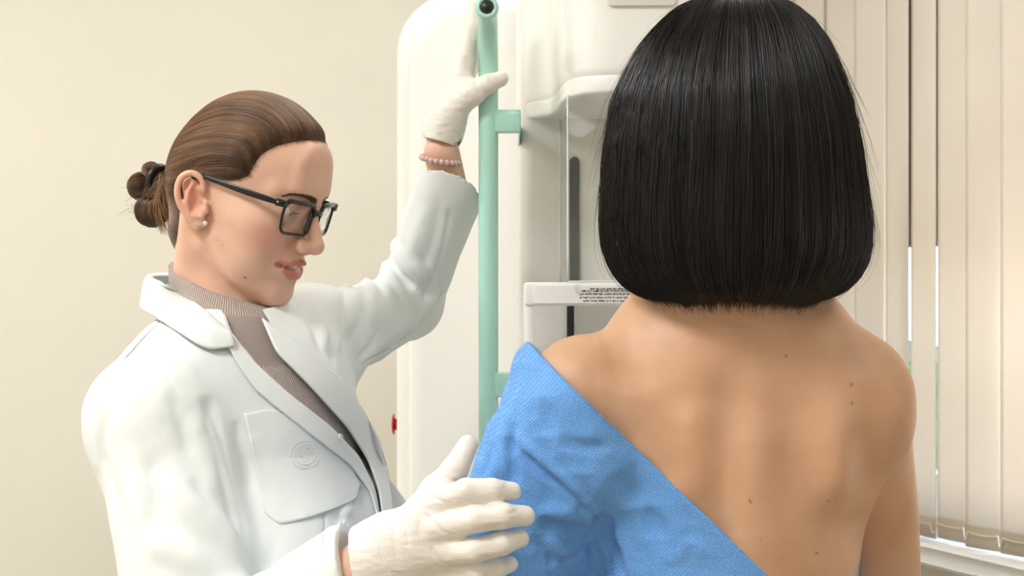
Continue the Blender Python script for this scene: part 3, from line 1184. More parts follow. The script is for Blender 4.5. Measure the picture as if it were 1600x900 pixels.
# ------------------------------------------------------------------ doctor
M_skin = skin_mat('skin', srgb(222, 176, 150), srgb(236, 194, 169), srgb(198, 126, 115))
M_coat = cloth_mat('white_cotton', srgb(232, 236, 234), .85, 700, .3, 9)
M_knit = Mat('taupe_knit')
_r = M_knit.attr('rib').outputs['Fac']
_w = M_knit.math('SINE', _r)
M_knit.base(M_knit.ramp(M_knit.math('MULTIPLY_ADD', _w, .5), [(0, srgb(164, 147, 138)), (.55, srgb(196, 180, 170))]))
[n for n in M_knit.nt.nodes if n.type == 'MATH' and n.operation == 'MULTIPLY_ADD'][0].inputs[2].default_value = .5
M_knit.set(Roughness=.95); M_knit.b.inputs['Specular IOR Level'].default_value = .15; M_knit.b.inputs['Sheen Weight'].default_value = .3
_n = M_knit.bump(_w, .6, .0012); M_knit.bump(M_knit.noise(900, 2), .3, .0006, _n)
M_knit = M_knit.m
M_hairb = hair_mat('brown_hair', srgb(66, 46, 33), srgb(176, 134, 96), .36, .45)
M_latex = Mat('white_latex')
M_latex.base(M_latex.ramp(M_latex.noise(40, 3), [(.3, srgb(231, 224, 215)), (.7, srgb(238, 232, 224))]))
M_latex.set(Roughness=.42); M_latex.b.inputs['Specular IOR Level'].default_value = .4
M_latex.b.inputs['Subsurface Weight'].default_value = .1; M_latex.b.inputs['Subsurface Scale'].default_value = .004
_n = M_latex.bump(M_latex.noise(1.0, 5, M_latex.coord((60, 60, 170), (0, .6, 0)), .6), .4, .003)
M_latex.bump(M_latex.noise(700, 2), .08, .0005, _n)
M_latex = M_latex.m
M_frame = plain('black_acetate', srgb(14, 14, 15), .18)
M_lens = clear_mat('lens_glass', (.995, .995, .995, 1), 1.0, 1.5)
M_metal = plain('silver_metal', srgb(210, 210, 212), .22, metal=1.0)
M_dia = Mat('clear_stone'); M_dia.base((.95, .95, .97, 1)); M_dia.set(Roughness=.05, IOR=1.8); M_dia.b.inputs['Transmission Weight'].default_value = .6; M_dia = M_dia.m
M_bead = Mat('rose_quartz'); M_bead.base(srgb(246, 214, 212)); M_bead.set(Roughness=.12); M_bead.b.inputs['Transmission Weight'].default_value = .35
M_bead.b.inputs['Subsurface Weight'].default_value = .3; M_bead.b.inputs['Subsurface Scale'].default_value = .004; M_bead = M_bead.m
M_tooth = plain('teeth', srgb(240, 232, 220), .25)
M_eyew = Mat('eye'); M_eyew.base(M_eyew.mix(M_eyew.attr('iris').outputs['Fac'], srgb(232, 226, 222), srgb(70, 74, 60))); M_eyew.set(Roughness=.08); M_eyew = M_eyew.m
M_btn = plain('pearl_button', srgb(236, 236, 232), .2)
M_trouser = cloth_mat('white_trousers', srgb(232, 234, 234))
M_shoe = plain('white_clog', srgb(238, 238, 236), .4)

doc = empty('person', (-.29, 1.47, 0))
tag(doc, 'woman in white lab coat and black glasses, one gloved hand on the green rail', 'person')

YAW, PIT, ROL = math.radians(18), math.radians(17), math.radians(1.5)
HU, HSX = .00097, .94
z0 = np.array((0, 0, 1.0))
f0 = np.array((math.cos(YAW), -math.sin(YAW), 0)); l0 = np.array((math.sin(YAW), math.cos(YAW), 0))
hf = f0 * math.cos(PIT) - z0 * math.sin(PIT); hu = f0 * math.sin(PIT) + z0 * math.cos(PIT)
hl = l0 * math.cos(ROL) + hu * math.sin(ROL); hu = hu * math.cos(ROL) - l0 * math.sin(ROL)
HR = np.stack([hf, hl, hu], 1)
HT = np.array((-.300, 1.47, 1.539))
HS = np.array((HSX, 1, 1)) * HU


def HW(p): return (np.asarray(p, float) * HS) @ HR.T + HT
def HL(V): return (np.asarray(V) - HT) @ HR / HS


def LP(px, py, y=0.0):
    """head-local point seen at (px, py) whose lateral coordinate is y"""
    o = np.array((0, 0, CAM_Z)); r = np.array(((px - 800) / F_PX, 1, -(py - 450) / F_PX))
    pl = HW((0, y, 0))
    t = np.dot(pl - o, hl) / np.dot(r, hl)
    return HL(o + r * t)


EAR_C = tuple(LP(304, 312, -72)[[0, 2]])
H = .0015
F = SDF(HT - (.15, .15, .20), HT + (.17, .15, .16), H, .03, HR, HT, HU, HSX)
head_base(F)
F.frame()
NECK = [np.array((-.332, 1.478, 1.33)), np.array((-.319, 1.474, 1.42)), HW((-16, 0, -38))]
F.chain(NECK, [.058, .0475, .047], k=.014)
F.frame(HR, HT, HU, HSX)
F.chain([(-16, 0, -40), (30, 0, -62)], [26, 12], k=22)
skull = F.f.copy()
F.chain([(-22, -58, -22), (-20, -40, -75)], [8, 9], k=24)       # sternomastoid


def on_face(px, ins=0.0):
    """near-side image landmarks carried onto the face, as local coordinates"""
    F.frame()
    q = HL(F.cast(np.array(px, float)))
    F.frame(HR, HT, HU, HSX)
    q = q - (1.3, 0, 0) * np.ones((len(q), 1)) * ins + np.array((0, 1.3 * ins, 0))
    return [tuple(p) for p in q]


def both(px, mid, ins=1.0):
    a = on_face(px, ins)
    return a + [mid] + [mir(p) for p in a[::-1]]


ml = LP(474, 412.5); l2 = LP(460, 430)
LIP_U = both([(432, 413.6), (440, 413), (452, 412), (464, 411.5)], (ml[0], 0, ml[2]))
LIP_L = both([(433, 415.5), (440, 420), (447.5, 426), (456, 430)], (l2[0], 0, l2[2]))
gp = [LP(475, 417.5), ]
LIP_G = both([(430, 414), (440, 416.3), (450, 418.6), (461, 419.5)], (gp[0][0] + 1, 0, gp[0][2] - 1), 0.0)
BROW = on_face([(494, 317), (484, 311), (471, 306.5), (457, 304), (444, 305.5)])
NASO = on_face([(461, 383), (450, 394), (439, 405), (429, 414)])
DIMP = on_face([(428, 405), (423, 414), (425, 426)])
hl_px = [(262, 392), (276, 384), (285, 374), (297, 342), (291, 312), (296, 282), (306, 267), (322, 268), (336, 277), (350, 286), (372, 288), (392, 281), (401, 264), (412, 247), (436, 234), (470, 226), (493, 226), (510, 236)]
HLINE = np.array(on_face(hl_px))[:, [0, 2]]
JAW = on_face([(316, 366), (330, 402), (346, 434), (366, 454), (392, 466)])
F.ridge(JAW, 7.5, -4.0)
F.ridge(on_face([(322, 362), (344, 412), (366, 440), (400, 458)]), 10, 1.6)
head_face(F)
head_ears(F)
F.clip_bounds()
Vh, Qh = F.mesh()
att_h = face_attrs(Vh, HR, HT, HU, HSX)
mp_ = HW(on_face([(383, 433), (349, 383)]))
att_h['mole'] = np.clip(sum(sstep(r_, r_ * .5, np.linalg.norm(Vh - p_, axis=1)) for p_, r_ in zip(mp_, (.0022, .0014))), 0, 1)

# body under the clothes
TF = np.array((.92, -.392, 0)); TL = np.array((.392, .92, 0))
TF /= np.linalg.norm(TF); TL /= np.linalg.norm(TL)
TR = np.stack([TF, TL, z0], 1); TT = np.array((-.280, 1.47, 0))
def TWp(p): return TR @ np.asarray(p, float) + TT
RS, RE, RW = P(238, 654, 1.34), P(322, 1060, 1.245), P(588, 872, 1.20)
LS, LE, LW = P(480, 535, 1.60), P(637, 474, 1.80), P(690, 236, 1.668)


def torso(F, g):
    """trunk grown by g"""
    F.frame(TR, TT)
    F.ell((0, 0, 1.20), (.098 + g, .142 + g, .22 + g))
    F.ell((-.03, 0, 1.26), (.085 + g, .150 + g, .15 + g), k=.05)
    F.ell((0, 0, .98), (.094 + g, .130 + g, .22 + g), k=.06)
    for s in (1, -1):
        F.ell((.082, .066 * s, 1.155), (.060 + g, .066 + g, .066 + g), k=.06)
    F.frame()
    nb = NECK[0] + np.array((0, 0, .035))
    F.chain([RS, nb, LS], [.050 + g, .052 + g, .050 + g], k=.05)
    F.frame(TR, TT)
    F.ell((-.01, 0, .82), (.112 + g, .165 + g, .15 + g), k=.06)
    F.frame()


def arms(F, g, k=.03):
    F.chain([RS, RE], [.044 + g, .038 + g], k=k)
    F.chain([RE, RE * .25 + RW * .75, RW], [.038 + g, .027 + g, .0235 + g], k=.02)
    F.chain([LS, LE], [.044 + g, .032 + g], k=k)
    F.chain([LE, P(702, 296, 1.69), LW], [.031 + g, .0235 + g, .0222 + g], k=.02)


BH = .005
B = SDF((-.52, 1.06, .02), (.02, 1.95, 1.74), BH, .03)
torso(B, -.004); arms(B, 0)
HIP = TWp((-.01, 0, .80))
for s in (1, -1):
    B.chain([TWp((-.01, .085 * s, .80)), TWp((.0, .085 * s, .46)), TWp((-.02, .085 * s, .10))], [.078, .052, .038], k=.03)
    B.chain([TWp((-.02, .085 * s, .07)), TWp((.10, .09 * s, .05))], [.036, .028], k=.03)
B.chain(NECK[:2], [.058, .050], k=.02)
Vb, Qb = B.mesh()
n = len(Vb)
att = {k: np.concatenate([v, np.zeros(n)]) for k, v in att_h.items()}
V, fs = join_vf([(Vh, Qh), (Vb, Qb)])
np_mesh('body', V, fs, M_skin, doc, attrs=att)

# eyes, teeth, brows
parts = []
for s in (1, -1):
    v, f = sphere_vf((0, 0, 0), 1, 24, 16)
    c = np.array((EYE_X, 31 * s, EYE_Z))
    q = c + v * 12.2
    look = np.array((.93, -.02, -.32)); look /= np.linalg.norm(look)
    iris = sstep(.86, .9, v @ look)
    np_mesh('eye', np.array([HW(p) for p in q]), f, M_eyew, doc, attrs={'iris': iris})
tb = []
tx = LIP_G[4]
for k in range(-4, 5):
    a = k * .22
    c = np.array((tx[0] - 34.5 + 26 * math.cos(a), 27 * math.sin(a), tx[2] + 2.2 + .3 * abs(k)))
    v, f = sphere_vf((0, 0, 0), (2.2, 3.7 - .2 * abs(k), 5.4 - .3 * abs(k)), 12, 8)
    Rz = rot_e((0, 0, math.degrees(a)))
    tb.append((HW(v @ Rz.T + c), f))
np_mesh('teeth', *join_vf(tb), M_tooth, doc)


def brow(sgn):
    path = resample(catmull(BROW, 8), 60)
    S = []
    for i in range(460):
        u = rng.random() ** 1.15
        k = min(int(u * 58), 58)
        p = path[k].copy()
        p = p + np.array((0, 0, rng.uniform(-1, 1) * 3.3 * (1 - .72 * u)))
        d = path[min(59, k + 4)] - path[max(0, k - 1)]; d /= np.linalg.norm(d) + 1e-9
        d = d + np.array((0, 0, .35 * (1 - u))); L = rng.uniform(4, 7)
        pts = np.array([p + d * L * t for t in np.linspace(0, 1, 5)])
        pts[:, 1] *= sgn
        S.append(F.project(HW(pts), .0002, 3))
    V, f = strands_vf(np.array(S), .00015, .2)
    return np_mesh('eyebrow', V, f, M_hairb, doc, attrs={'tone': np.full(len(V), .25)})


brow(1); brow(-1)
for s in (1, -1):
    S = []
    for i in range(70):
        y = rng.uniform(20, 43) * s
        p = np.array((EYE_X + 12.0 - ((abs(y) - 30) / 13) ** 2 * 4.5, y, EYE_Z - 3.2))
        d = np.array((1, (abs(y) - 29) * .03 * s, -.35))
        S.append([HW(p + d * 6.5 * t + np.array((0, 0, 3.2 * t * t))) for t in np.linspace(0, 1, 5)])
    V, f = strands_vf(np.array(S), .00018, .2)
    np_mesh('eyelashes', V, f, M_frame, doc)

# ---- hair: slicked back into a low bun
q = F.local(HR, HT, HU); q[0] = q[0] / HSX
HPOLY = np.vstack([HLINE, [(HLINE[-1, 0] + 12, HLINE[-1, 1] + 2), (160, 260), (-260, 260), (-260, HLINE[0, 1] - 12), (-100, HLINE[0, 1] - 12)]])


def poly_sd(P2, poly):
    """signed distance in the plane, positive inside"""
    d = np.full(len(P2), 1e9); ins = np.zeros(len(P2), bool)
    for a, b in zip(poly, np.roll(poly, -1, 0)):
        e = b - a; w = P2 - a
        t = np.clip((w @ e) / (e @ e + 1e-9), 0, 1)
        d = np.minimum(d, np.linalg.norm(w - t[:, None] * e, axis=1))
        c = ((a[1] > P2[:, 1]) != (b[1] > P2[:, 1])) & (P2[:, 0] < e[0] * (P2[:, 1] - a[1]) / (e[1] + 1e-12) + a[0])
        ins ^= c
    return np.where(ins, d, -d)


gx_, gz_ = np.arange(-220, 200, 1.0), np.arange(-240, 220, 1.0)
G2 = poly_sd(np.stack(np.meshgrid(gx_, gz_, indexing='ij'), -1).reshape(-1, 2), HPOLY).reshape(len(gx_), len(gz_))


def hair_sd(X, Z):
    return G2[np.clip((X + 220).astype(int), 0, len(gx_) - 1), np.clip((Z + 240).astype(int), 0, len(gz_) - 1)]


sd = hair_sd(q[0], q[2]).astype(np.float32)
amt = np.clip((sd - 2.5) / 24, -.5, 1)
amt = np.where(amt > 0, amt * (2 - amt), amt)
HF = skull - (amt * .0075 - .0012).astype(np.float32)
SH = SDF.__new__(SDF); SH.__dict__.update(F.__dict__); SH.f = np.minimum(HF, skull)
# keep only the capped region of the shell
cut = ((1.5 - sd) * .001).astype(np.float32)
SHc = np.maximum(HF, cut)
BUN = LP(243, 300, -3)
Vc, Qc = surface_nets(SHc, F.lo, F.h)
hair = np_mesh('hair', Vc, Qc, M_hairb, doc, attrs={'tone': .12 + .1 * vnoise(Vc * 60)})
# strands that run along the shell to the bun
ql = HL(Vc)
hsd = hair_sd(ql[:, 0], ql[:, 2])
hsd = np.where(np.abs(SH.sample(Vc)) < .0009, hsd, -50)
cand = np.where((hsd > 1.8) & (ql[:, 0] > -100))[0]
NS = 15000
sel = rng.choice(cand, NS)
p = Vc[sel] + rng.normal(0, .0008, (NS, 3))
fr_ = np.where((hsd > 1.8) & (hsd < 6) & (ql[:, 0] > -60))[0]
NS2 = 4200
s2 = rng.choice(fr_, NS2)
fwd = np.stack([HR[:, 0]] * NS2) * rng.uniform(.0, .006, NS2)[:, None] + np.stack([-HR[:, 2]] * NS2) * rng.uniform(-.001, .002, NS2)[:, None]
p = np.vstack([p, Vc[s2] + fwd])
p[NS:] = F.project(p[NS:], .0003, 3)
rad_s = np.concatenate([rng.uniform(.00022, .0004, NS), rng.uniform(.00010, .00016, NS2)])
NS += NS2
bunw = HW(LP(262, 285, -4))
path = [p]
Mst = 16
for k in range(Mst):
    d = bunw - p
    L = np.linalg.norm(d, axis=1, keepdims=True)
    d = d / (L + 1e-9)
    # hair over the ears keeps level before it drops to the bun
    lq = HL(p)
    lift = np.clip((lq[:, 0] + 40) / 110, 0, 1)[:, None]
    d = d - hu * (-.42) * lift * np.clip(L / .12, 0, 1)
    g = SH.grad(p)
    d = d + hu * (1.5 * np.clip(g @ hf - .25, 0, 1))[:, None]
    d = d - g * np.sum(d * g, 1, keepdims=True)
    d /= np.linalg.norm(d, axis=1, keepdims=True) + 1e-9
    p = p + d * np.minimum(.0075, L * .5)
    p = SH.project(p, .0005, 1)
    path.append(p)
S = np.stack(path, 1)
ph_ = vnoise(S[:, 0] * 260)
S += (SH.grad(S[:, 6]) * (.0004 + .0007 * ph_)[:, None])[:, None, :] * np.sin(np.linspace(.2, 2.9, S.shape[1]))[None, :, None]
V, f = strands_vf(S, rad_s, .5, .15)
tone = np.clip(.24 + .30 * ph_ + .22 * vnoise(S[:, 6] * 55) + rng.normal(0, .18, NS), 0, 1)
np_mesh('hair_strands', V, f, M_hairb, hair, attrs={'tone': np.repeat(tone, S.shape[1] * 3)})
# bun: lobes of coiled hair
bun_parts, bun_tone = [], []
LOB = [(LP(222, 292, -4), (16, 17, 15), (0, 20, 20)), (LP(237, 329, -8), (17, 19, 18), (0, -50, -10)), (LP(236, 266, -10), (9, 11, 9), (0, 60, 0)),
       (LP(246, 300, 2), (14, 20, 24), (0, 0, 0)), (LP(253, 312, -14), (6, 8, 22), (0, -8, 0)),
       (LP(257, 292, -3), (15, 15, 17), (0, 0, 0))]
for c, r, e in LOB:
    Re = rot_e(e)
    v, f = sphere_vf((0, 0, 0), np.array(r) * .90, 24, 16)
    bun_parts.append((np.array([HW(Re @ x + np.array(c)) for x in v]), f)); bun_tone.append(np.full(len(v), .08))
bun = np_mesh('hair_bun', *join_vf(bun_parts), M_hairb, doc, attrs={'tone': np.concatenate(bun_tone)})
S, tn = [], []
for li, (c, r, e) in enumerate(LOB):
    Re = rot_e(e)
    for k in range(1000):
        a0 = rng.uniform(0, 2 * np.pi); tw = 1.3 + rng.normal(0, .25)
        th = np.linspace(.12, 3.02, 14)
        aa = a0 + tw * th
        rr = 1.0 + rng.uniform(-.04, .09) + .05 * np.sin(3 * a0 + 2 * th)
        pts = np.stack([np.cos(th) * r[0], np.sin(th) * np.cos(aa) * r[1], np.sin(th) * np.sin(aa) * r[2]], 1) * rr[:, None]
        S.append(pts @ Re.T + np.array(c)); tn.append(.22 + .25 * math.sin(a0 * 3 + li) + rng.normal(0, .12))
for k in range(150):       # loose ends below the tie and at the nape
    a = rng.uniform(-1, 1)
    c = LP(256 + rng.uniform(-7, 5), 280 + rng.uniform(-10, 14), -16 + 6 * a)
    e = LP(262 + rng.uniform(-18, 16), 350 + rng.uniform(-16, 18), -16 + 8 * a)
    t = np.linspace(0, 1, 14)[:, None]
    S.append(c * (1 - t) + e * t + np.array((-5, -4, 0)) * np.sin(t * 3.1)); tn.append(.55 + rng.normal(0, .15))
for k in range(46):        # fly-away hairs
    a = rng.uniform(0, 6.28)
    c = LP(226 + 16 * math.cos(a), 310 + 24 * math.sin(a), -6)
    e = c + np.array((rng.uniform(-26, -8), rng.uniform(-8, 8), rng.uniform(-18, 10)))
    t = np.linspace(0, 1, 14)[:, None]
    S.append(c * (1 - t) + e * t + np.array((0, 0, rng.uniform(-5, 5))) * np.sin(t * 3.1)); tn.append(.55)
S = np.array(S); sh_ = S.shape
S = HW(S.reshape(-1, 3))
V, f = strands_vf(S.reshape(sh_), np.where(np.arange(len(S) // 14) >= len(S) // 14 - 46, .00013, .00035), .3)
np_mesh('bun_strands', V, f, M_hairb, bun, attrs={'tone': np.repeat(np.clip(tn, 0, 1), 14 * 3)})
a = np.linspace(0, 2 * np.pi, 24, endpoint=False)
tc = LP(247, 281, -4)
pts = np.stack([tc[0] + 2 * np.cos(a), 15 * np.cos(a) - 4, tc[2] + 15 * np.sin(a)], 1)
v, f = tube_vf(HW(pts), .0042, 10, closed=True)
np_mesh('hair_tie', v, f, M_black, hair)

# ---- earrings
for s in (-1, 1):
    c = LP(321, 349, -79.5); c[1] = 79.5 * s
    st = lathe_vf([(0, .0012), (.0016, .0012), (.0024, .0004), (.0022, -.0006), (.0, -.002)], HW(c), HR @ np.array((.3, s, 0)), 10)
    e_ = np_mesh('earring', *st, M_dia, doc, smooth=False)

# ---- glasses


GO = LP(498.5, 333) - np.array((1.6, 0, 7.2))


def GL(p):      # glasses plane: p = (depth, lateral, up) in mm from the bridge centre, tilted a little
    return HW(GO + np.array((p[0] + p[2] * .04, p[1], p[2])))


def rim_path(s, n=56, inset=0.0):
    out = []
    w0, w1, h0, h1, r = 8.5 + inset, 57.5 - inset, -19.5 + inset, 15.5 - inset, 8 - inset * .5
    o = resample(np.array(rrect(w0, w1, h0, h1, r, 8) + [rrect(w0, w1, h0, h1, r, 8)[0]]), n + 1)[:-1]
    for y, z in o:
        if z < 0: y = y * (1 - .0022 * (-z)) + (.9 if y < 20 else 0) * (-z) * .12
        z = z + (.03 * (y - 30) if z > 0 else 0)
        out.append((-.0024 * y * y - .07 * y, y * s, z))
    return out


sec = [(-1.0, -1.6), (1.0, -1.6), (1.15, -1.2), (1.15, 1.2), (1.0, 1.6), (-1.0, 1.6), (-1.15, 1.2), (-1.15, -1.2)]
ge = []
for s in (1, -1):
    pts = np.array([GL(p) for p in rim_path(s)])
    c = pts.mean(0)
    # thicker top bar
    rad = np.array([.0009 if p[2] < 9 else .0014 for p in rim_path(s)])
    ge.append(tube_vf(pts, rad, closed=True, up=HR[:, 0], section=sec))
pts = np.array([GL(p) for p in ((-.6, -9.5, 4.5), (1.0, -5, 6.6), (1.6, 0, 7.2), (1.0, 5, 6.6), (-.6, 9.5, 4.5))])
ge.append(tube_vf(catmull(pts, 6), .0017, up=HR[:, 0], section=sec))
for s in (1, -1):
    pts = np.array([GL(p) for p in ((-.0024 * 57 ** 2 - 4.0, 57 * s, 12), (-12.5, 64 * s, 12.5), (-19, 68 * s, 12.5))])
    ge.append(tube_vf(catmull(pts, 6), .0023, up=HR[:, 2], section=[(1.6, .9), (1.6, -.9), (-1.6, -.9), (-1.6, .9)]))
glasses = np_mesh('eyeglasses', *join_vf(ge), M_frame, doc, smooth=False)
fix_normals(glasses)
for s in (1, -1):
    rp = rim_path(s, 48, .4)
    v = np.array([GL(p) for p in rp] + [GL((p[0] - 1.4, p[1], p[2])) for p in rp])
    m = len(rp)
    c = np.array(rp).mean(0)
    v = np.vstack([v, GL((c[0] + 1.6, c[1], c[2])), GL((c[0] + .2, c[1], c[2]))])
    f3 = np.array([(2 * m, i, (i + 1) % m) for i in range(m)] + [(2 * m + 1, m + (i + 1) % m, m + i) for i in range(m)])
    f4 = np.array([(i, i + m, (i + 1) % m + m, (i + 1) % m) for i in range(m)])
    o = np_mesh('lens', v, [f3, f4], M_lens, glasses); fix_normals(o)
    et = LP(322, 277, -74) - GO
    tp = [(-17, 67.5, 12.5), (-30, 70, 12.7), tuple(np.array((-30, 71, 12.7)) * .5 + np.array((et[0], 79, et[2])) * .5), (et[0] + 12, 77, et[2] - .3), (et[0], 77.5, et[2]), (et[0] - 12, 77, et[2] - 3), (et[0] - 24, 75, et[2] - 16)]
    pts = np.array([GL((a, b * s, c_)) for a, b, c_ in tp])
    pts = resample(catmull(pts, 8), 40)
    hgt = np.interp(np.linspace(0, 1, 40), [0, .12, .3, .6, 1], [.0024, .0031, .0033, .0023, .0024])
    v, f = tube_vf(pts, hgt, up=HR[:, 2], section=[(1.0, .32), (1.0, -.32), (.8, -.5), (-.8, -.5), (-1.0, -.32), (-1.0, .32), (-.8, .5), (.8, .5)])
    o = np_mesh('temple', v, f, M_frame, glasses, smooth=False); fix_normals(o)
    v, f = sphere_vf(GL((-16, 69.4 * s, 13)), (.0011, .0006, .0011), 10, 8, HR)
    np_mesh('hinge_pin', v, f, M_metal, glasses)
    v, f = sphere_vf(GL((-6.5, 11 * s, -6)), (.0028, .0012, .0055), 12, 8, HR @ rot_e((12 * s, 0, 18 * s)))
    np_mesh('nose_pad', v, f, M_btn, glasses)
# ------------------------------------------------------------------ the doctor's clothes
# turtleneck
KH = .003
K = SDF((-.48, 1.25, .86), (-.08, 1.72, 1.50), KH, .03)
torso(K, .0085)
K.chain([NECK[0], NECK[1] + np.array((.001, 0, .0)), NECK[1] * .35 + NECK[2] * .65], [.066, .0555, .0545], k=.02)
X, Y, Z = K.coords()
# collar edge: a plane through the nape and the point under the chin
pa, pb = P(268, 401, 1.50), P(402, 473, 1.45)
dirh = pb - pa
nrm = np.cross(dirh, np.array((.35, .93, .06))); nrm /= np.linalg.norm(nrm)
if nrm[2] < 0: nrm = -nrm
pl = ((X - pa[0]) * nrm[0] + (Y - pa[1]) * nrm[1] + (Z - pa[2]) * nrm[2]).astype(np.float32)
K.f = np.maximum(K.f, pl)
K.f = np.maximum(K.f, (0.86 + KH * 2 - Z + 0 * X + 0 * Y).astype(np.float32))
K.clip_bounds()
V, Q = K.mesh()
ax = NECK[1] - NECK[0]; ax /= np.linalg.norm(ax)
q = V - NECK[0]
t_ = q @ ax
rad_ = q - t_[:, None] * ax
ang = np.arctan2(rad_ @ TL, rad_ @ TF)
w_ = sstep(.055, .10, t_)
rib = ang * 150 * w_ + (V @ TL + .25 * V[:, 2]) * (2 * np.pi / .0030) * (1 - w_)
np_mesh('turtleneck', V, Q, M_knit, doc, attrs={'rib': rib})

# lab coat
CH = .0022
C = SDF((-.56, 1.05, .93), (.02, 1.93, 1.64), CH, .035)
g = .015
torso(C, g)
coat_trunk = None
C.chain([RS, RS * .45 + RE * .55, RE], [.055, .0605, .056], k=.022)
coat_trunk = C.f.copy()
RC = P(549, 890, 1.213); dr = RC - RE; dr /= np.linalg.norm(dr)
C.chain([RE, RE * .4 + RC * .6, RC + dr * .03], [.056, .047, .041], k=.025)
C.chain([LS, LS * .5 + LE * .5 + np.array((0, 0, -.004)), LE], [.055, .051, .044], k=.04)
LC = P(706, 284, 1.69); dl0 = (LC - LE) / np.linalg.norm(LC - LE)
#                        # end of the left sleeve
C.chain([LE, LE * .5 + LC * .5, LC + dl0 * .04], [.0435, .0430, .0460], k=.02, flat=((0, 1, 0), .74))
C.frame(TR, TT)
C.ell((.0, 0, .90), (.120, .160, .12), k=.06)
C.frame()
coat_raw = C.f.copy()
# folds seen in the sleeves and the body
VAL = [  # (path in the photo, width mm, depth mm)
    ([(318, 618), (334, 680), (346, 740), (366, 810), (384, 872)], 9, 9),
    ([(368, 655), (371, 690), (384, 730), (398, 770)], 7, 2.5),
    ([(165, 640), (160, 700), (178, 770), (205, 850)], 9, 2.0),
    ([(262, 612), (285, 660), (300, 720)], 9, 2.0),
    ([(300, 745), (320, 790), (350, 850)], 8, 3.0),
    ([(240, 700), (250, 770), (240, 850)], 12, 2.0),
    ([(604, 395), (622, 425), (646, 452)], 6, 5.0),
    ([(584, 432), (592, 448), (602, 470)], 5, 4.5),
    ([(545, 452), (535, 490), (516, 535), (508, 560)], 7, 4.0),
    ([(500, 478), (505, 505), (517, 545), (521, 575)], 6, 4.0),
    ([(604, 500), (575, 545), (552, 568)], 6, 2.5),
    ([(655, 395), (675, 440), (660, 470)], 7, 2.5),
    ([(690, 300), (676, 380), (655, 430)], 7, 1.2),
    ([(470, 470), (490, 510), (505, 560)], 8, 2.5),
    ([(523, 772), (530, 830), (531, 890)], 6, 1.8),
    ([(560, 790), (562, 850), (566, 890)], 5, 2.2),
    ([(430, 830), (424, 870), (420, 896)], 9, 2.0),
    ([(228, 545), (205, 560), (187, 572)], 8, 1.5),
]
RID = [
    ([(332, 640), (352, 730), (376, 800), (398, 880)], 12, 4),
    ([(302, 640), (322, 710), (334, 780)], 12, 3.5),
    ([(612, 385), (636, 420), (662, 448)], 7, 3.5),
    ([(594, 425), (606, 455), (618, 480)], 7, 3.5),
    ([(560, 445), (555, 480), (540, 520)], 8, 3.5),
    ([(522, 462), (520, 500), (528, 550)], 8, 3.5),
    ([(640, 500), (600, 535), (560, 565)], 6, 2.5),
    ([(546, 770), (546, 830), (549, 890)], 7, 2),
    ([(200, 690), (215, 760), (215, 850)], 12, 2.5),
]
for p, w, a in VAL: C.pxridge(p, w * .00085, -a * .0016, f=coat_raw)
for p, w, a in RID: C.pxridge(p, w * .0009, a * .0014, f=coat_raw)
# seams: shoulder and sleeve
for p in ([(163, 612), (172, 585), (190, 568), (225, 567), (252, 582), (276, 608)], [(250, 502), (222, 530), (190, 566)], [(560, 570), (600, 548), (642, 520), (676, 482), (694, 450)], [(506, 776), (505, 830), (505, 890)], [(703, 330), (692, 390), (676, 440)]):
    C.pxridge(p, .0028, -.0013, fade=False, n=16, f=coat_raw)
def roll(px, r, pro, k=.008):
    h = C.cast(resample(px, 8), f=coat_raw)
    h = h - C.grad(h, coat_raw, e=.006) * (r - pro)
    n_ = len(h)
    C.frame(); C.chain(list(catmull(h, 3)), list(r * (1 - .55 * np.abs(np.linspace(-1, 1, len(catmull(h, 3)))) ** 3)), k=k)


for p, r, q_ in [([(610, 380), (632, 412), (664, 436)], .013, .0065), ([(596, 412), (610, 440), (634, 466)], .012, .006), ([(572, 432), (580, 462), (578, 500)], .012, .0055),
                 ([(546, 442), (550, 476), (540, 520)], .011, .005), ([(520, 456), (524, 496), (520, 545)], .012, .005), ([(494, 470), (503, 505), (510, 545)], .010, .004),
                 ([(664, 330), (650, 372), (640, 400)], .012, .003), ([(690, 460), (660, 492), (620, 520)], .012, .003),
                 ([(318, 640), (342, 720), (366, 790), (388, 870)], .018, .006), ([(255, 740), (300, 790), (352, 830), (384, 880)], .016, .006), ([(225, 830), (270, 860), (330, 885)], .016, .005),
                 ([(190, 640), (196, 720), (214, 800)], .018, .003)]:
    roll(p, r, q_)
coat_surf = C.f.copy()
X, Y, Z = C.coords()
# soft crumple
C.frame(TR, TT)
loc = C.local(TR, TT)
pxv = (800 + F_PX * X / Y + 0 * Z).astype(np.float32); pyv = (450 - F_PX * (Z - CAM_Z) / Y + 0 * X).astype(np.float32)
# open front: the wedge between the lapels
OPEN = np.array([(300, 440), (340, 470), (362, 520), (408, 580), (460, 628), (520, 680), (560, 725), (588, 778), (596, 850), (601, 905), (612, 905), (600, 830), (590, 760), (566, 690), (526, 640), (478, 590), (440, 540), (418, 500), (400, 470), (360, 440)], float)


def poly_sd_grid(poly):
    gx, gy = np.arange(100, 760, 2.0), np.arange(300, 1000, 2.0)
    G = poly_sd(np.stack(np.meshgrid(gx, gy, indexing='ij'), -1).reshape(-1, 2), poly).reshape(len(gx), len(gy))
    return G, gx, gy


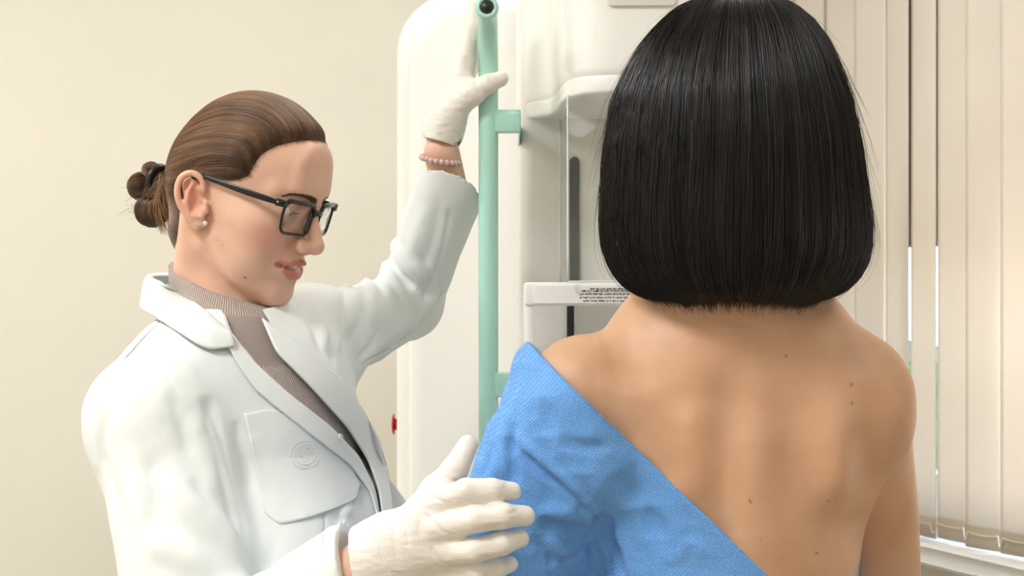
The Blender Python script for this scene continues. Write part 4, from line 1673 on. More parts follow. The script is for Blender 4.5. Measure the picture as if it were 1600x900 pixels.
G, gx, gy = poly_sd_grid(OPEN)
ix = np.clip(((pxv - gx[0]) / 2).astype(np.int32), 0, len(gx) - 1)
iy = np.clip(((pyv - gy[0]) / 2).astype(np.int32), 0, len(gy) - 1)
inside = (G[ix, iy] / F_PX * 1.45).astype(np.float32)
del ix, iy
cutv = np.minimum(inside, loc[0] - .0)            # only the front of the trunk
cutv = np.where(pyv < 400, -1, cutv).astype(np.float32)
C.f = np.maximum(C.f, cutv)
del pxv, pyv, inside, cutv
C.frame()
# neck hole, sleeve openings, hem
C.chain([NECK[0] + np.array((.008, 0, .03)), NECK[1], NECK[2]], [.060, .066, .085], k=.004, op='sub')
dl = (LW - LE) / np.linalg.norm(LW - LE)
# sleeve mouth cut square along the cuff seen in the photo
C.chain([LC + dl0 * .028, LC + dl0 * .14], [.0395, .0410], k=.002, op='sub', flat=((0, 1, 0), .70))
pcl, pcr = P(655, 262, LC[1] - .028), P(757, 301, LC[1] - .028)
cn = np.cross(pcr - pcl, np.array((0, 1, -.40))); cn /= np.linalg.norm(cn)
if np.dot(cn, dl0) < 0: cn = -cn
cp = ((X - pcl[0]) * cn[0] + (Y - pcl[1]) * cn[1] + (Z - pcl[2]) * cn[2]).astype(np.float32)
m = (X > -.19) & (Z > LC[2] - .06) & (Y > 1.5)
C.f = np.where(m, np.maximum(C.f, cp), C.f)
dr = (RW - RE) / np.linalg.norm(RW - RE)
RC = P(549, 890, 1.213); dr = RC - RE; dr /= np.linalg.norm(dr)
C.chain([RC + dr * .026, RC + dr * .08], [.034, .036], k=.002, op='sub')
WN_ = np.array((.95, -.12, .22)); WN_ /= np.linalg.norm(WN_)
cp = ((X - RC[0]) * WN_[0] + (Y - RC[1]) * WN_[1] + (Z - RC[2]) * WN_[2]).astype(np.float32)
m = ((X - RC[0]) ** 2 + (Y - RC[1]) ** 2 + (Z - RC[2]) ** 2 < .075 ** 2) & (Y < RC[1] + .05)
C.f = np.where(m, np.maximum(C.f, cp), C.f)
C.f = np.maximum(C.f, (C.lo[2] + CH * 2 - Z + 0 * X + 0 * Y).astype(np.float32))
C.chain(RAIL_PTS, .0150, k=.002, op='sub')
C.clip_bounds()
V, Q = C.mesh()
N = C.grad(V)
V = V + N * (vnoise(V * 26) * .0014 + vnoise(V * 60) * .0005)[:, None]
# skirt of the coat below the picture
D = SDF((-.62, 1.1, .40), (.06, 1.85, .95), .008, .03)
D.frame(TR, TT)
D.chain([(0, 0, .97), (0, 0, .80), (0, 0, .42)], [.115, .135, .16], flat=((0, 1, 0), 1.45))
D.frame()
D.f = np.maximum(D.f, (.43 - D.coords()[2] + 0 * D.coords()[0] + 0 * D.coords()[1]).astype(np.float32))
D.f = np.maximum(D.f, (D.coords()[2] - .945 + 0 * D.coords()[0] + 0 * D.coords()[1]).astype(np.float32))
D.clip_bounds()
coat = np_mesh('lab_coat', *join_vf([(V, Q), D.mesh()]), M_coat, doc)


def cpatch(name, A, Bp, nu, nv, o0, o1, th=.002, mat=None, parent=None, smooth=3):
    v, f = patch_vf(C, A, Bp, nu, nv, o0, o1, th, f=coat_patch, smooth=smooth)
    o = np_mesh(name, v, f, mat or M_coat, parent or coat)
    return fix_normals(o)


coat_patch = coat_trunk
# chest pocket
cpatch('pocket', [(381, 647), (405, 642), (429, 639), (465, 656), (505, 686), (540, 716), (561, 760)], [(413, 801), (425, 812), (437, 820), (480, 811), (520, 797), (548, 784), (556, 776)], 60, 44, .0022, .0022, .002, smooth=6)
# embroidered round badge on the pocket: faint tone on tone stitching
def ring_pts(cx, cy, rx, ry, n=40):
    a = np.linspace(0, 2 * np.pi, n, endpoint=False)
    return np.stack([cx + rx * np.cos(a), cy + ry * np.sin(a)], 1)
parts = []
for rx, ry in ((23, 22), (17, 16)):
    h = C.cast(ring_pts(474, 711, rx, ry), f=coat_raw); h = h + C.grad(h, coat_raw) * .0024
    parts.append(tube_vf(h, .00026, 6, closed=True))
for k in range(7):
    a = k * .9
    h = C.cast(np.array([(474 + 4 * math.cos(a), 711 + 4 * math.sin(a)), (474 + 12 * math.cos(a + .4), 711 + 11 * math.sin(a + .4)), (474 + 13 * math.cos(a + .9), 711 + 12 * math.sin(a + .9))]), f=coat_raw); h = h + C.grad(h, coat_raw) * .0024
    parts.append(tube_vf(catmull(h, 4), .00026, 6))
M_thread = plain('pale_thread', srgb(226, 229, 229), .6)
np_mesh('embroidered_badge', *join_vf(parts), M_thread, coat)
# lapels and collar
OUT_R = [(352, 540), (372, 575), (398, 612), (432, 640), (490, 686), (543, 728), (576, 772), (589, 822), (594, 905)]
INN_R = [(344, 508), (398, 570), (446, 614), (512, 666), (556, 712), (582, 762), (590, 805), (593, 850), (596, 905)]
cpatch('lapel', OUT_R, INN_R, 110, 18, .0050, .0035, .0022, smooth=5)
OUT_L = [(462, 538), (492, 562), (526, 592), (560, 640), (588, 692), (604, 752), (611, 812), (613, 905)]
INN_L = [(408, 500), (430, 552), (482, 604), (540, 668), (574, 722), (590, 768), (598, 830), (602, 905)]
cpatch('lapel', OUT_L, INN_L, 90, 18, .0050, .0035, .0022, smooth=5)
def sheet(name, rows, nu, nv, th=.0024, parent=None):
    v, f = sheet_vf([PP(r) for r in rows], nu, nv, th)
    return fix_normals(np_mesh(name, v, f, M_coat, parent or coat))


def on_coat(px, off):
    h = C.cast(np.array(px, float), f=coat_raw)
    return list(h + C.grad(h, coat_raw, e=.008) * off)


fold = PP([(336, 452, 1.545), (290, 440, 1.54), (262, 432, 1.52), (238, 434, 1.47), (258, 444, 1.42)])
mid = PP([(336, 446, 1.552), (286, 434, 1.55), (252, 430, 1.53), (227, 436, 1.465), (244, 456, 1.405)])
edge = PP([(336, 480, 1.56), (280, 474, 1.56), (240, 474, 1.53), (219, 480, 1.455)])
fold += on_coat([(292, 470), (322, 494), (352, 522)], .006)
mid += on_coat([(280, 492), (316, 516), (357, 533)], .012)
edge += on_coat([(246, 503), (284, 530), (322, 551), (363, 547)], .007)
v, f = sheet_vf([fold, mid, edge], 90, 18, .0024)
fix_normals(np_mesh('collar', v, f, M_coat, coat))
sheet('collar', [
    [(395, 470, 1.545), (402, 486, 1.50), (410, 506, 1.47), (424, 532, 1.452), (440, 552, 1.442)],
    [(402, 464, 1.555), (420, 480, 1.515), (432, 500, 1.485), (442, 524, 1.462), (449, 549, 1.448)],
    [(430, 470, 1.580), (455, 488, 1.565), (481, 511, 1.548), (472, 524, 1.520), (460, 540, 1.490)]], 40, 14)
# seams as thin tubes, their grey standing in for the shade line
M_seam_shade = plain('seam_shade', srgb(186, 191, 190), .8)
for p in ([(163, 612), (172, 585), (190, 568), (225, 567), (252, 582), (276, 608)], [(250, 502), (222, 530), (190, 566)], [(560, 570), (600, 548), (642, 520), (676, 482), (694, 450)], [(505, 806), (504, 840), (504, 868)], [(703, 318), (692, 390), (676, 440)]):
    if p[0] == (703, 318): continue
    h = C.cast(resample(p, 24), f=coat_surf)
    np_mesh('seam', *tube_vf(h + C.grad(h, coat_surf) * .0002, .0006, 6), M_seam_shade, coat)
# buttons
for px, py in ((573, 832), (526, 684)):
    h = C.cast(np.array([(px, py)]), f=coat_trunk); nn = C.grad(h, coat_trunk)[0]
    prof = [(0, .0008), (.0035, .0008), (.0052, .0022), (.0064, .0020), (.0066, .0008), (.0064, -.0006), (0, -.001)]
    r = .55 if py < 700 else 1
    np_mesh('button', *lathe_vf([(a * r, b * r) for a, b in prof], h[0] + nn * .0048, nn, 20), M_btn, coat)

# trousers and clogs below the picture
T_ = SDF((-.60, 1.15, .06), (.0, 1.75, .9), .008, .03)
for s in (1, -1):
    T_.chain([TWp((-.01, .085 * s, .84)), TWp((.0, .087 * s, .46)), TWp((-.02, .087 * s, .09))], [.094, .070, .060], k=.03)
T_.f = np.maximum(T_.f, (.09 - T_.coords()[2] + 0 * T_.coords()[0] + 0 * T_.coords()[1]).astype(np.float32))
T_.clip_bounds()
np_mesh('trousers', *T_.mesh(), M_trouser, doc)
for s in (1, -1):
    Sx = SDF(TWp((0, .087 * s, .06)) - (.22, .22, .07), TWp((0, .087 * s, .06)) + (.22, .22, .10), .005, .03)
    Sx.frame(TR, TT)
    Sx.chain([(-.05, .087 * s, .045), (.02, .087 * s, .045), (.13, .095 * s, .035)], [.043, .046, .040], flat=((0, 1, 0), .95))
    Sx.f = np.maximum(Sx.f, (.002 - Sx.coords()[2] + 0 * Sx.coords()[0] + 0 * Sx.coords()[1]).astype(np.float32))
    Sx.clip_bounds()
    np_mesh('clog', *Sx.mesh(), M_shoe, doc)


# ------------------------------------------------------------------ gloved hands
def glove(name, wrist, cuff_end, mcp, fingers, thumb, rw=.030, fr=(.0112, .0106, .0086), h=.0011, cuff_r=(.034, .038), wr_dirs=()):
    pts = [wrist, cuff_end] + mcp + [p for f in fingers for p in f] + thumb
    A = np.array(pts)
    G = SDF(A.min(0) - .055, A.max(0) + .055, h, .016)
    pal = [wrist * .35 + m * .65 for m in mcp]
    G.chain([wrist, wrist * .5 + np.mean(mcp, 0) * .5], [rw * .86, rw * .8], flat=(np.cross(mcp[0] - mcp[-1], np.mean(mcp, 0) - wrist), .72))
    for i, m in enumerate(mcp):
        b = wrist + (m - np.mean(mcp, 0)) * .35
        G.chain([b, m], [.0145, .0125 - .0008 * i], k=.016)
    for i, f in enumerate(fingers):
        sc = (1.0, 1.03, .98, .86)[i]
        G.chain([mcp[i]] + f, [.0122 * sc] + [r * sc for r in fr[-len(f):]], k=.0045, kin=.003)
    G.chain(thumb, [.0165, .0135, .0118, .0098], k=.014, kin=.004)
    # web between thumb and index
    G.chain([thumb[1], mcp[0] * .7 + wrist * .3], [.0075, .009], k=.016)
    G.chain([cuff_end, wrist], [cuff_r[1], cuff_r[0]], k=.014, flat=(np.cross(mcp[0] - mcp[-1], np.mean(mcp, 0) - wrist), .84))
    return G


def finish_glove(G, name, cuff_end, wrist, parent, lines=(), nrm=None):
    d = (wrist - cuff_end) / np.linalg.norm(wrist - cuff_end)
    if nrm is not None: d = nrm
    X, Y, Z = G.coords()
    pl = ((cuff_end[0] - X) * d[0] + (cuff_end[1] - Y) * d[1] + (cuff_end[2] - Z) * d[2]).astype(np.float32)
    for p, w, a in lines: G.pxridge(p, w * .001, a * .001, f=G.f.copy())
    G.chain(RAIL_PTS, .0136, k=.001, op='sub')
    G.f = np.maximum(G.f, pl)
    # hollow cuff
    G.chain([cuff_end - d * .02, cuff_end + d * .012], [.026, .024], op='sub')
    V, Q = G.mesh()
    N = G.grad(V)
    V = V + N * (vnoise(V * np.array((110, 110, 300))) * .00025 - np.abs(vnoise(V * np.array((60, 60, 110)) + 3)) * .0005 + vnoise(V * 40) * .0004)[:, None]
    return np_mesh(name, V, Q, M_latex, parent)


# right hand, resting on the patient's sleeve
rw_ = P(612, 862, 1.205)
mcp = [P(681, 786, 1.185), P(684, 824, 1.178), P(692, 862, 1.180), P(706, 894, 1.190)]
fing = [[P(728, 768, 1.172), P(770, 767, 1.174), P(800, 768, 1.184)],
        [P(742, 812, 1.163), P(786, 806, 1.164), P(820, 806, 1.176)],
        [P(742, 860, 1.166), P(784, 850, 1.168), P(812, 842, 1.178)],
        [P(748, 893, 1.176), P(776, 888, 1.182), P(797, 882, 1.194)]]
thumb = [P(655, 818, 1.200), P(682, 768, 1.200), P(712, 732, 1.204), P(731, 696, 1.214)]
cuff = P(562, 886, 1.205)
G = glove('glove', rw_, cuff, mcp, fing, thumb, rw=.034, cuff_r=(.0345, .036))
RG = finish_glove(G, 'glove', cuff, rw_, doc, [
    ([(668, 776), (690, 782), (706, 798)], 2.2, -1.6), ([(660, 800), (690, 830), (712, 838)], 2.2, -1.2), ([(640, 780), (632, 810), (640, 860)], 2.0, -1.0), ([(655, 800), (655, 840), (672, 880)], 2.0, -1.1),
    ([(620, 810), (614, 840), (622, 890)], 2.0, -.9), ([(700, 765), (704, 752), (716, 750)], 1.8, -1.2), ([(690, 742), (702, 748), (714, 752)], 1.6, -.9), ([(668, 850), (690, 880), (714, 886)], 2.2, -1.2), ([(590, 850), (600, 880), (612, 898)], 2.0, -.9)], WN_)

# left hand, holding the mint rail
lw_ = P(696, 196, 1.668)
mcp = [P(728, 92, 1.654), P(732, 84, 1.676), P(735, 92, 1.697), P(735, 106, 1.716)]
fing = [[P(736, 44, 1.656), P(740, 12, 1.666), P(744, -10, 1.680)],
        [P(740, 30, 1.688), P(750, 2, 1.700), P(764, -14, 1.700)],
        [P(744, 42, 1.708), P(756, 20, 1.708), P(764, 10, 1.699)],
        [P(746, 66, 1.716), P(756, 54, 1.712), P(764, 48, 1.700)]]
thumb = [P(708, 172, 1.652), P(738, 146, 1.640), P(762, 131, 1.6355), P(782, 123, 1.639)]
cuff = P(688, 224, 1.668)
G = glove('glove', lw_, cuff, mcp, fing, thumb, rw=.026, fr=(.0104, .0096, .0086), cuff_r=(.0265, .028))
LG = finish_glove(G, 'glove', cuff, lw_, doc, [
    ([(764, 118), (768, 130), (772, 140)], 1.6, -1.0), ([(752, 122), (757, 134), (762, 146)], 1.6, -.9), ([(742, 124), (746, 138), (752, 150)], 1.6, -.7), ([(772, 116), (778, 126), (780, 136)], 1.4, -.8),
    ([(712, 120), (730, 118), (742, 124)], 1.8, -.8), ([(700, 150), (716, 148), (730, 156)], 1.8, -.6), ([(720, 80), (732, 82), (744, 90)], 1.8, -.7)])
# bracelet of rose beads on the left wrist
dl = (LW - LE) / np.linalg.norm(LW - LE)
bc = P(688.5, 250, 1.669)
dl = P(695.5, 225, 1.662) - P(689.5, 265, 1.668); dl /= np.linalg.norm(dl)
u = np.cross(dl, (0, 1.0, 0)); u /= np.linalg.norm(u); w = np.cross(u, dl)
til = np.array((0, 0, 1.0))
br = None
nb_ = 22
V, f = tube_vf(np.array([bc + .0235 * (u * math.cos(a) + w * math.sin(a)) for a in np.linspace(0, 2 * np.pi, 40, endpoint=False)]), .0006, 6, closed=True)
br = np_mesh('bracelet', V, f, M_btn, doc)
for k in range(nb_):
    a = 2 * math.pi * k / nb_
    c = bc + .0235 * (u * math.cos(a) + w * math.sin(a))
    V, f = sphere_vf(c, .0038, 14, 10)
    np_mesh('bead', V, f, M_bead, br)
# ------------------------------------------------------------------ patient, seen from behind
M_skin2 = skin_mat('skin_patient', srgb(206, 160, 126), srgb(222, 178, 146), srgb(178, 98, 90), .48)
M_hairk = hair_mat('black_hair', srgb(12, 9, 9), srgb(46, 31, 27), .32, .5)
M_gown = Mat('blue_nonwoven')
gv = M_gown.coord((1, 1, 1))
vo = M_gown.n('ShaderNodeTexVoronoi', Scale=440.0, Randomness=.25)
at = M_gown.attr('weave'); M_gown.l(at.outputs['Vector'], vo.inputs['Vector'])
dots = M_gown.ramp(vo.outputs['Distance'], [(.12, (0, 0, 0, 1)), (.50, (1, 1, 1, 1))])
M_gown.base(M_gown.mix(dots, srgb(134, 185, 242), srgb(96, 155, 224)))
M_gown.set(Roughness=.75); M_gown.b.inputs['Sheen Weight'].default_value = .2; M_gown.b.inputs['Specular IOR Level'].default_value = .3
_n = M_gown.bump(dots, .35, .0007)
M_gown.bump(M_gown.noise(26, 4, None, .55), .3, .005, _n)
M_gown = M_gown.m

pat = empty('person', (.21, 1.30, 0))
tag(pat, 'dark-haired woman seen from behind, blue gown slipped off her right shoulder', 'person')

D0 = 1.27
PH = .0024
Bp = SDF((-.10, .98, .90), (.50, 1.52, 1.72), PH, .035)
# trunk
tc = P(1142, 800, 1.325)
Bp.ell(P(1142, 725, 1.320), (.136, .098, .22))
Bp.ell(P(1142, 640, 1.315), (.140, .085, .12), k=.05)
Bp.ell(P(1142, 580, 1.30), (.095, .062, .080), k=.05)
Bp.ell(P(1138, 1010, 1.33), (.098, .090, .20), k=.05)
# shoulders and neck
SR, SL = P(1336, 618, 1.292), P(912, 612, 1.285)
NB, NT = P(1147, 545, 1.290), P(1147, 430, 1.262)
ER, EL = P(1380, 1010, 1.47), P(812, 1010, 1.36)
Bp.chain([NB, NT], [.060, .052], k=.03)
Bp.chain([P(1096, 530, 1.285), P(1014, 584, 1.285), P(960, 604, 1.285), SL], [.041, .036, .036, .044], k=.03)
Bp.chain([P(1192, 530, 1.285), P(1268, 580, 1.285), SR], [.041, .036, .041], k=.035)
Bp.chain([P(1254, 905, 1.312), P(1288, 808, 1.294), P(1334, 726, 1.284), P(1372, 672, 1.282)], [.022, .026, .0265, .022], k=.025)
Bp.chain([SR, SR * .90 + ER * .10], [.050, .049], k=.022)
Bp.chain([SR * .90 + ER * .10, SR * .55 + ER * .45, ER], [.0495, .0495, .042], k=.004)
Bp.chain([SL, SL * .55 + EL * .45, EL], [.050, .0465, .040], k=.028)
# forearms held forward
Bp.chain([ER, P(1330, 1060, 1.56), P(1290, 1080, 1.62)], [.040, .032, .026], k=.02)
Bp.chain([EL, P(860, 1060, 1.50), P(930, 1010, 1.56)], [.040, .032, .026], k=.02)
# deltoid caps, shoulder blades, spine
Bp.ell(P(1342, 632, 1.280), (.039, .046, .056), k=.03)
bk = Bp.f.copy()


def onb(px, ins=0.0):
    h = Bp.cast(np.array(px, float), f=bk)
    return h - Bp.grad(h, bk) * ins


def bridge(px, w, a): Bp.frame(); Bp.ridge(onb(resample(px, 9)), w * .001, a * .001)


def bbump(px, r, amt, rot=None):
    c_ = onb([px, px])[0]
    Bp.frame(); Bp.bump(c_, r, amt, rot)


bbump((1306, 690), (.020, .05, .055), .0125, (0, -4, 0))        # right shoulder blade
bbump((1310, 755), (.020, .05, .022), .005)
bbump((1330, 590), (.040, .05, .016), .003, (0, 8, 0))
bbump((1330, 822), (.034, .05, .024), -.008, (0, 30, 0))
bbump((1362, 700), (.018, .05, .050), -.0065)
bbump((1232, 690), (.026, .05, .075), -.0070)
bbump((1215, 860), (.040, .05, .050), .0030)
bridge([(1005, 590), (985, 660), (990, 740)], 28, 6)
bridge([(1050, 600), (1046, 690), (1050, 760)], 20, -3)
bridge([(1150, 505), (1148, 540)], 14, 2.5)
bridge([(1150, 545), (1142, 640), (1130, 740), (1126, 840), (1132, 899)], 20, -8.0)   # furrow of the spine
bridge([(1138, 690), (1128, 760), (1127, 820), (1131, 890)], 6, -3.6)
bridge([(1192, 640), (1186, 760), (1188, 890)], 26, 4)
bridge([(1085, 620), (1078, 720), (1074, 800)], 26, 3.5)
   # fold of the armpit
bridge([(1030, 500), (960, 545), (900, 556)], 16, 1.5)
# head
f1 = np.array((0, 1.0, 0)); l1 = np.array((-1.0, 0, 0))
pit2 = math.radians(6)
hf2 = f1 * math.cos(pit2) - z0 * math.sin(pit2); hu2 = f1 * math.sin(pit2) + z0 * math.cos(pit2)
HR2 = np.stack([hf2, l1, hu2], 1); HT2 = P(1152, 285, 1.262)
Bp.frame(HR2, HT2, .00098, .95)
head_base(Bp); head_face(Bp, False); head_ears(Bp)
Bp.frame()
Bp.f = np.maximum(Bp.f, (Bp.lo[2] + PH * 2 - Bp.coords()[2] + 0 * Bp.coords()[0] + 0 * Bp.coords()[1]).astype(np.float32))
Bp.clip_bounds()
V1, Q1 = Bp.mesh()
L2 = SDF((-.08, 1.12, .0), (.48, 1.6, 1.0), .008, .03)
hx = tc[0]
L2.ell((hx, 1.33, .90), (.155, .11, .14)); L2.ell((hx, 1.335, 1.0), (.125, .095, .14), k=.05)
for s in (1, -1):
    L2.chain([(hx + .085 * s, 1.33, .84), (hx + .085 * s, 1.335, .47), (hx + .085 * s, 1.325, .09)], [.085, .055, .036], k=.04)
    L2.chain([(hx + .085 * s, 1.315, .055), (hx + .09 * s, 1.44, .035)], [.034, .026], k=.03)
L2.f = np.maximum(L2.f, (.010 - L2.coords()[2] + 0 * L2.coords()[0] + 0 * L2.coords()[1]).astype(np.float32))
L2.clip_bounds()
V2, Q2 = L2.mesh()
at1 = face_attrs(V1, HR2, HT2, .00098, .95)
vpx = np.stack([800 + F_PX * V1[:, 0] / V1[:, 1], 450 - F_PX * (V1[:, 2] - CAM_Z) / V1[:, 1]], 1)
mpx = [(1172, 783), (1276, 863), (1294, 783), (1190, 842), (1331, 600), (1142, 570), (1228, 555), (1330, 630)]
mr = (3.2, 2.6, 1.9, 1.8, 1.4, 1.3, 1.4, 1.3)
at1['mole'] = np.clip(sum(sstep(r_ * 1.2, r_ * .5, np.linalg.norm(vpx - p_, axis=1)) * (V1[:, 1] < 1.30) for p_, r_ in zip(np.array(mpx, float), mr)), 0, 1)
at1 = {k: np.concatenate([v, np.zeros(len(V2))]) for k, v in at1.items()}
np_mesh('body', *join_vf([(V1, Q1), (V2, Q2)]), M_skin2, pat, attrs=at1)

# ---- gown: hangs from the left shoulder, runs across the back to the right hip
GH = .0022
G = SDF((-.12, .98, .92), (.46, 1.52, 1.50), GH, .035)
G.ell(P(1142, 725, 1.320), (.136, .098, .22))
G.ell(P(1142, 640, 1.315), (.140, .085, .12), k=.05)
G.ell(P(1142, 580, 1.30), (.095, .062, .080), k=.05)
G.ell(P(1138, 1010, 1.33), (.098, .090, .20), k=.05)
G.chain([P(1096, 530, 1.285), P(1014, 584, 1.285), P(960, 604, 1.285), SL], [.041, .036, .036, .044], k=.03)
G.chain([SL, SL * .55 + EL * .45, EL], [.050, .0465, .042], k=.028)
G.chain([EL, P(860, 1060, 1.50), P(930, 1010, 1.56)], [.044, .036, .032], k=.02)
# cloth tented from the shoulder point down to the sleeve
G.chain([P(862, 578, 1.285), P(826, 690, 1.280), P(806, 790, 1.285), P(792, 900, 1.30)], [.014, .030, .040, .046], k=.03)
G.chain([P(862, 578, 1.285), P(900, 640, 1.260), P(930, 720, 1.262)], [.014, .030, .030], k=.045)
G.chain([P(862, 574, 1.285), SL], [.014, .040], k=.03)
X, Y, Z = G.coords()
ea, eb = P(848, 556, 1.27), P(1200, 899, 1.225)
ez = np.cross(eb - ea, np.array((0.05, 1.0, -.02))); ez /= np.linalg.norm(ez)
if ez[2] < 0: ez = -ez
hp = ((X - ea[0]) * ez[0] + (Y - ea[1]) * ez[1] + (Z - ea[2]) * ez[2]).astype(np.float32)     # >0 above the hem
# in front the gown is gathered higher under the right arm
front = (np.clip((Y - 1.30) / .06, 0, 1) * np.clip((X - .10) / .22, 0, 1) * .20).astype(np.float32)
hp = hp - front
dep = np.clip(-hp / .09, 0, 1)
G.f = G.f - (.0035 + .008 * dep).astype(np.float32)
graw = G.f.copy()
GV = [([(800, 676), (840, 712), (880, 748), (920, 786), (944, 812)], 7, 6.0), ([(806, 690), (850, 735), (900, 775), (935, 806)], 7, -4),
      ([(936, 800), (952, 838), (964, 872), (974, 905)], 10, -11), ([(930, 800), (945, 850), (953, 905)], 7, -8), ([(918, 850), (930, 860), (938, 905)], 9, -9),
      ([(962, 820), (984, 862), (996, 905)], 9, 5), ([(838, 800), (880, 800), (915, 806), (935, 820)], 8, 5.5), ([(838, 815), (880, 818), (912, 826)], 7, -5),
      ([(850, 840), (878, 862), (896, 858), (906, 838)], 7, 4.5), ([(828, 838), (850, 858), (866, 884)], 7, -4), ([(880, 880), (905, 868), (930, 862)], 7, 5), ([(868, 870), (890, 872), (908, 860)], 5, -4),
      ([(796, 640), (786, 700), (784, 750)], 8, 3), ([(806, 660), (800, 710), (806, 760)], 7, -3), ([(772, 690), (766, 720), (752, 752)], 6, -2.5),
      ([(870, 690), (920, 700), (960, 690)], 10, -2), ([(905, 660), (950, 690), (990, 730)], 14, 2.5), ([(960, 730), (1010, 790), (1050, 860)], 16, -2.5),
      ([(1000, 760), (1060, 830), (1100, 890)], 14, 2), ([(1040, 880), (1080, 850), (1110, 870)], 8, 2), ([(900, 760), (950, 800), (985, 810)], 9, -2.5)]
for p, w, a in GV: G.pxridge(p, w * .00072, a * .0013, f=graw)
gsurf = G.f.copy()
G.f = np.maximum(G.f, hp)
# right arm passes free of the gown
G.chain([SR, SR * .55 + ER * .45, ER], [.056, .053, .048], op='sub')
G.chain([ER, P(1330, 1060, 1.56), P(1290, 1080, 1.62)], [.048, .040, .034], op='sub')
G.f = np.maximum(G.f, (G.lo[2] + GH * 2 - Z + 0 * X + 0 * Y).astype(np.float32))
G.clip_bounds()
V, Q = G.mesh()
N = G.grad(V)
edge = np.clip(-((V - ea) @ ez) / .03, 0, 1)
cr_ = np.abs(vnoise(V * 30 + 5)) ; cr2 = np.abs(vnoise(V * 62 + 9))
V = V + N * ((.004 * (.3 - cr_) + .0018 * (.3 - cr2)) * edge)[:, None]
uv = np.stack([V @ np.array((.75, .2, -.63)), V @ np.array((.63, -.2, .75)), (V[:, 1] > 1.3) * .3 + 0 * V[:, 1]], 1)
D = SDF((-.14, 1.0, .40), (.56, 1.66, .95), .008, .03)
D.chain([(hx, 1.33, .97), (hx, 1.335, .80), (hx, 1.335, .42)], [.116, .128, .145], flat=((1, 0, 0), 1.4))
zz = D.coords()[2] + 0 * D.coords()[0] + 0 * D.coords()[1]
D.f = np.maximum(D.f, np.maximum(.43 - zz, zz - .945).astype(np.float32)); D.clip_bounds()
Vd, Qd = D.mesh()
uvd = np.stack([Vd[:, 0], Vd[:, 2], Vd[:, 1]], 1)
gown = np_mesh('gown', *join_vf([(V, Q), (Vd, Qd)]), M_gown, pat, attrs={'weave': np.vstack([uv, uvd])})
# hem folded along the diagonal edge
hem = [(852, 560), (900, 610), (950, 660), (1000, 706), (1050, 752), (1100, 800), (1150, 850), (1200, 901)]
# slippers
M_slip = plain('blue_slipper', srgb(120, 160, 210), .8)
for s in (1, -1):
    Sx = SDF((hx + .087 * s - .09, 1.18, -.01), (hx + .087 * s + .09, 1.56, .12), .005, .03)
    Sx.chain([(hx + .087 * s, 1.28, .034), (hx + .087 * s, 1.36, .036), (hx + .092 * s, 1.46, .028)], [.042, .046, .038])
    Sx.f = np.maximum(Sx.f, (.002 - Sx.coords()[2] + 0 * Sx.coords()[0] + 0 * Sx.coords()[1]).astype(np.float32))
    Sx.chain([(hx + .087 * s, 1.26, .075), (hx + .087 * s, 1.33, .09)], [.035, .04], op='sub'); Sx.clip_bounds()
    np_mesh('slipper', *Sx.mesh(), M_slip, pat)

# ---- bob haircut
DH = 1.262
cx = P(1147, 0, DH)[0]
prof_y = np.array([-6, -4, 0, 8, 22, 45, 75, 110, 160, 230, 300, 350, 385, 410, 430, 446, 458, 466, 471])
prof_l = np.array([0, 22, 48, 72, 98, 122, 148, 168, 190, 202, 208, 210, 207, 199, 188, 173, 154, 132, 108])
prof_r = np.array([0, 26, 50, 74, 98, 122, 142, 158, 174, 190, 201, 208, 209, 203, 193, 178, 158, 134, 108])
prof_b = np.array([0, 24, 48, 70, 94, 116, 136, 152, 170, 182, 180, 176, 172, 167, 159, 149, 136, 120, 102])
zp = CAM_Z - (prof_y - 450) / F_PX * DH
wl, wr, wb = [a / F_PX * DH for a in (prof_l, prof_r, prof_b)]
arc = np.concatenate([[0], np.cumsum(np.hypot(np.diff(zp), np.diff((wl + wr) / 2)))]); arc /= arc[-1]


def hull(t, phi, inset=1.0, lift=0.0):
    """point on the outline of the haircut: t from the crown to the tips, phi around (0 = back)"""
    t = np.asarray(t, float)
    z = np.interp(t, arc, zp); a = np.interp(t, arc, wl); b = np.interp(t, arc, wr); d = np.interp(t, arc, wb)
    s_, c_ = np.sin(phi), np.cos(phi)
    w = np.where(s_ < 0, a, b) * inset + lift
    dd = np.where(c_ > 0, d, d * .95) * inset + lift
    # slightly squared section
    k = 1.0 / (np.abs(s_) ** 2.4 + np.abs(c_) ** 2.4) ** (1 / 2.4)
    k = 1 + (k - 1) * .6
    return np.stack([cx + w * s_ * k, DH - .006 - dd * c_ * k, z], -1)


def phimax(t):
    return np.radians(np.interp(t, [0, .30, .42, 1.0], [180, 180, 122, 116]))


# solid inner shell
nt_, nph = 60, 96
ts = np.linspace(0, .985, nt_)
rows_o, rows_i = [], []
for t in ts:
    ph = np.linspace(-1, 1, nph) * phimax(t) * .985
    thin = np.clip((t - .48) / .18, 0, 1) * np.clip((np.abs(ph) - .75) / .5, 0, 1)
    o = hull(np.full(nph, t), ph, .965 - np.where(ph < 0, .125, .045) * thin)
    i = hull(np.full(nph, t), ph, .80)
    rows_o.append(o); rows_i.append(i)
O, I = np.array(rows_o), np.array(rows_i)
I[:, :, 2] = np.minimum(I[:, :, 2], O[:, :, 2] - .012 * (1 - ts[:, None]))
n = nt_ * nph
idx = np.arange(n).reshape(nt_, nph)
q = np.stack([idx[:-1, :-1], idx[:-1, 1:], idx[1:, 1:], idx[1:, :-1]], -1).reshape(-1, 4)
rim = np.concatenate([idx[0, :], idx[1:, -1], idx[-1, -2::-1], idx[-2:0:-1, 0]])
rq = np.stack([rim, rim + n, np.roll(rim, -1) + n, np.roll(rim, -1)], 1)
V = np.vstack([O.reshape(-1, 3), I.reshape(-1, 3)])
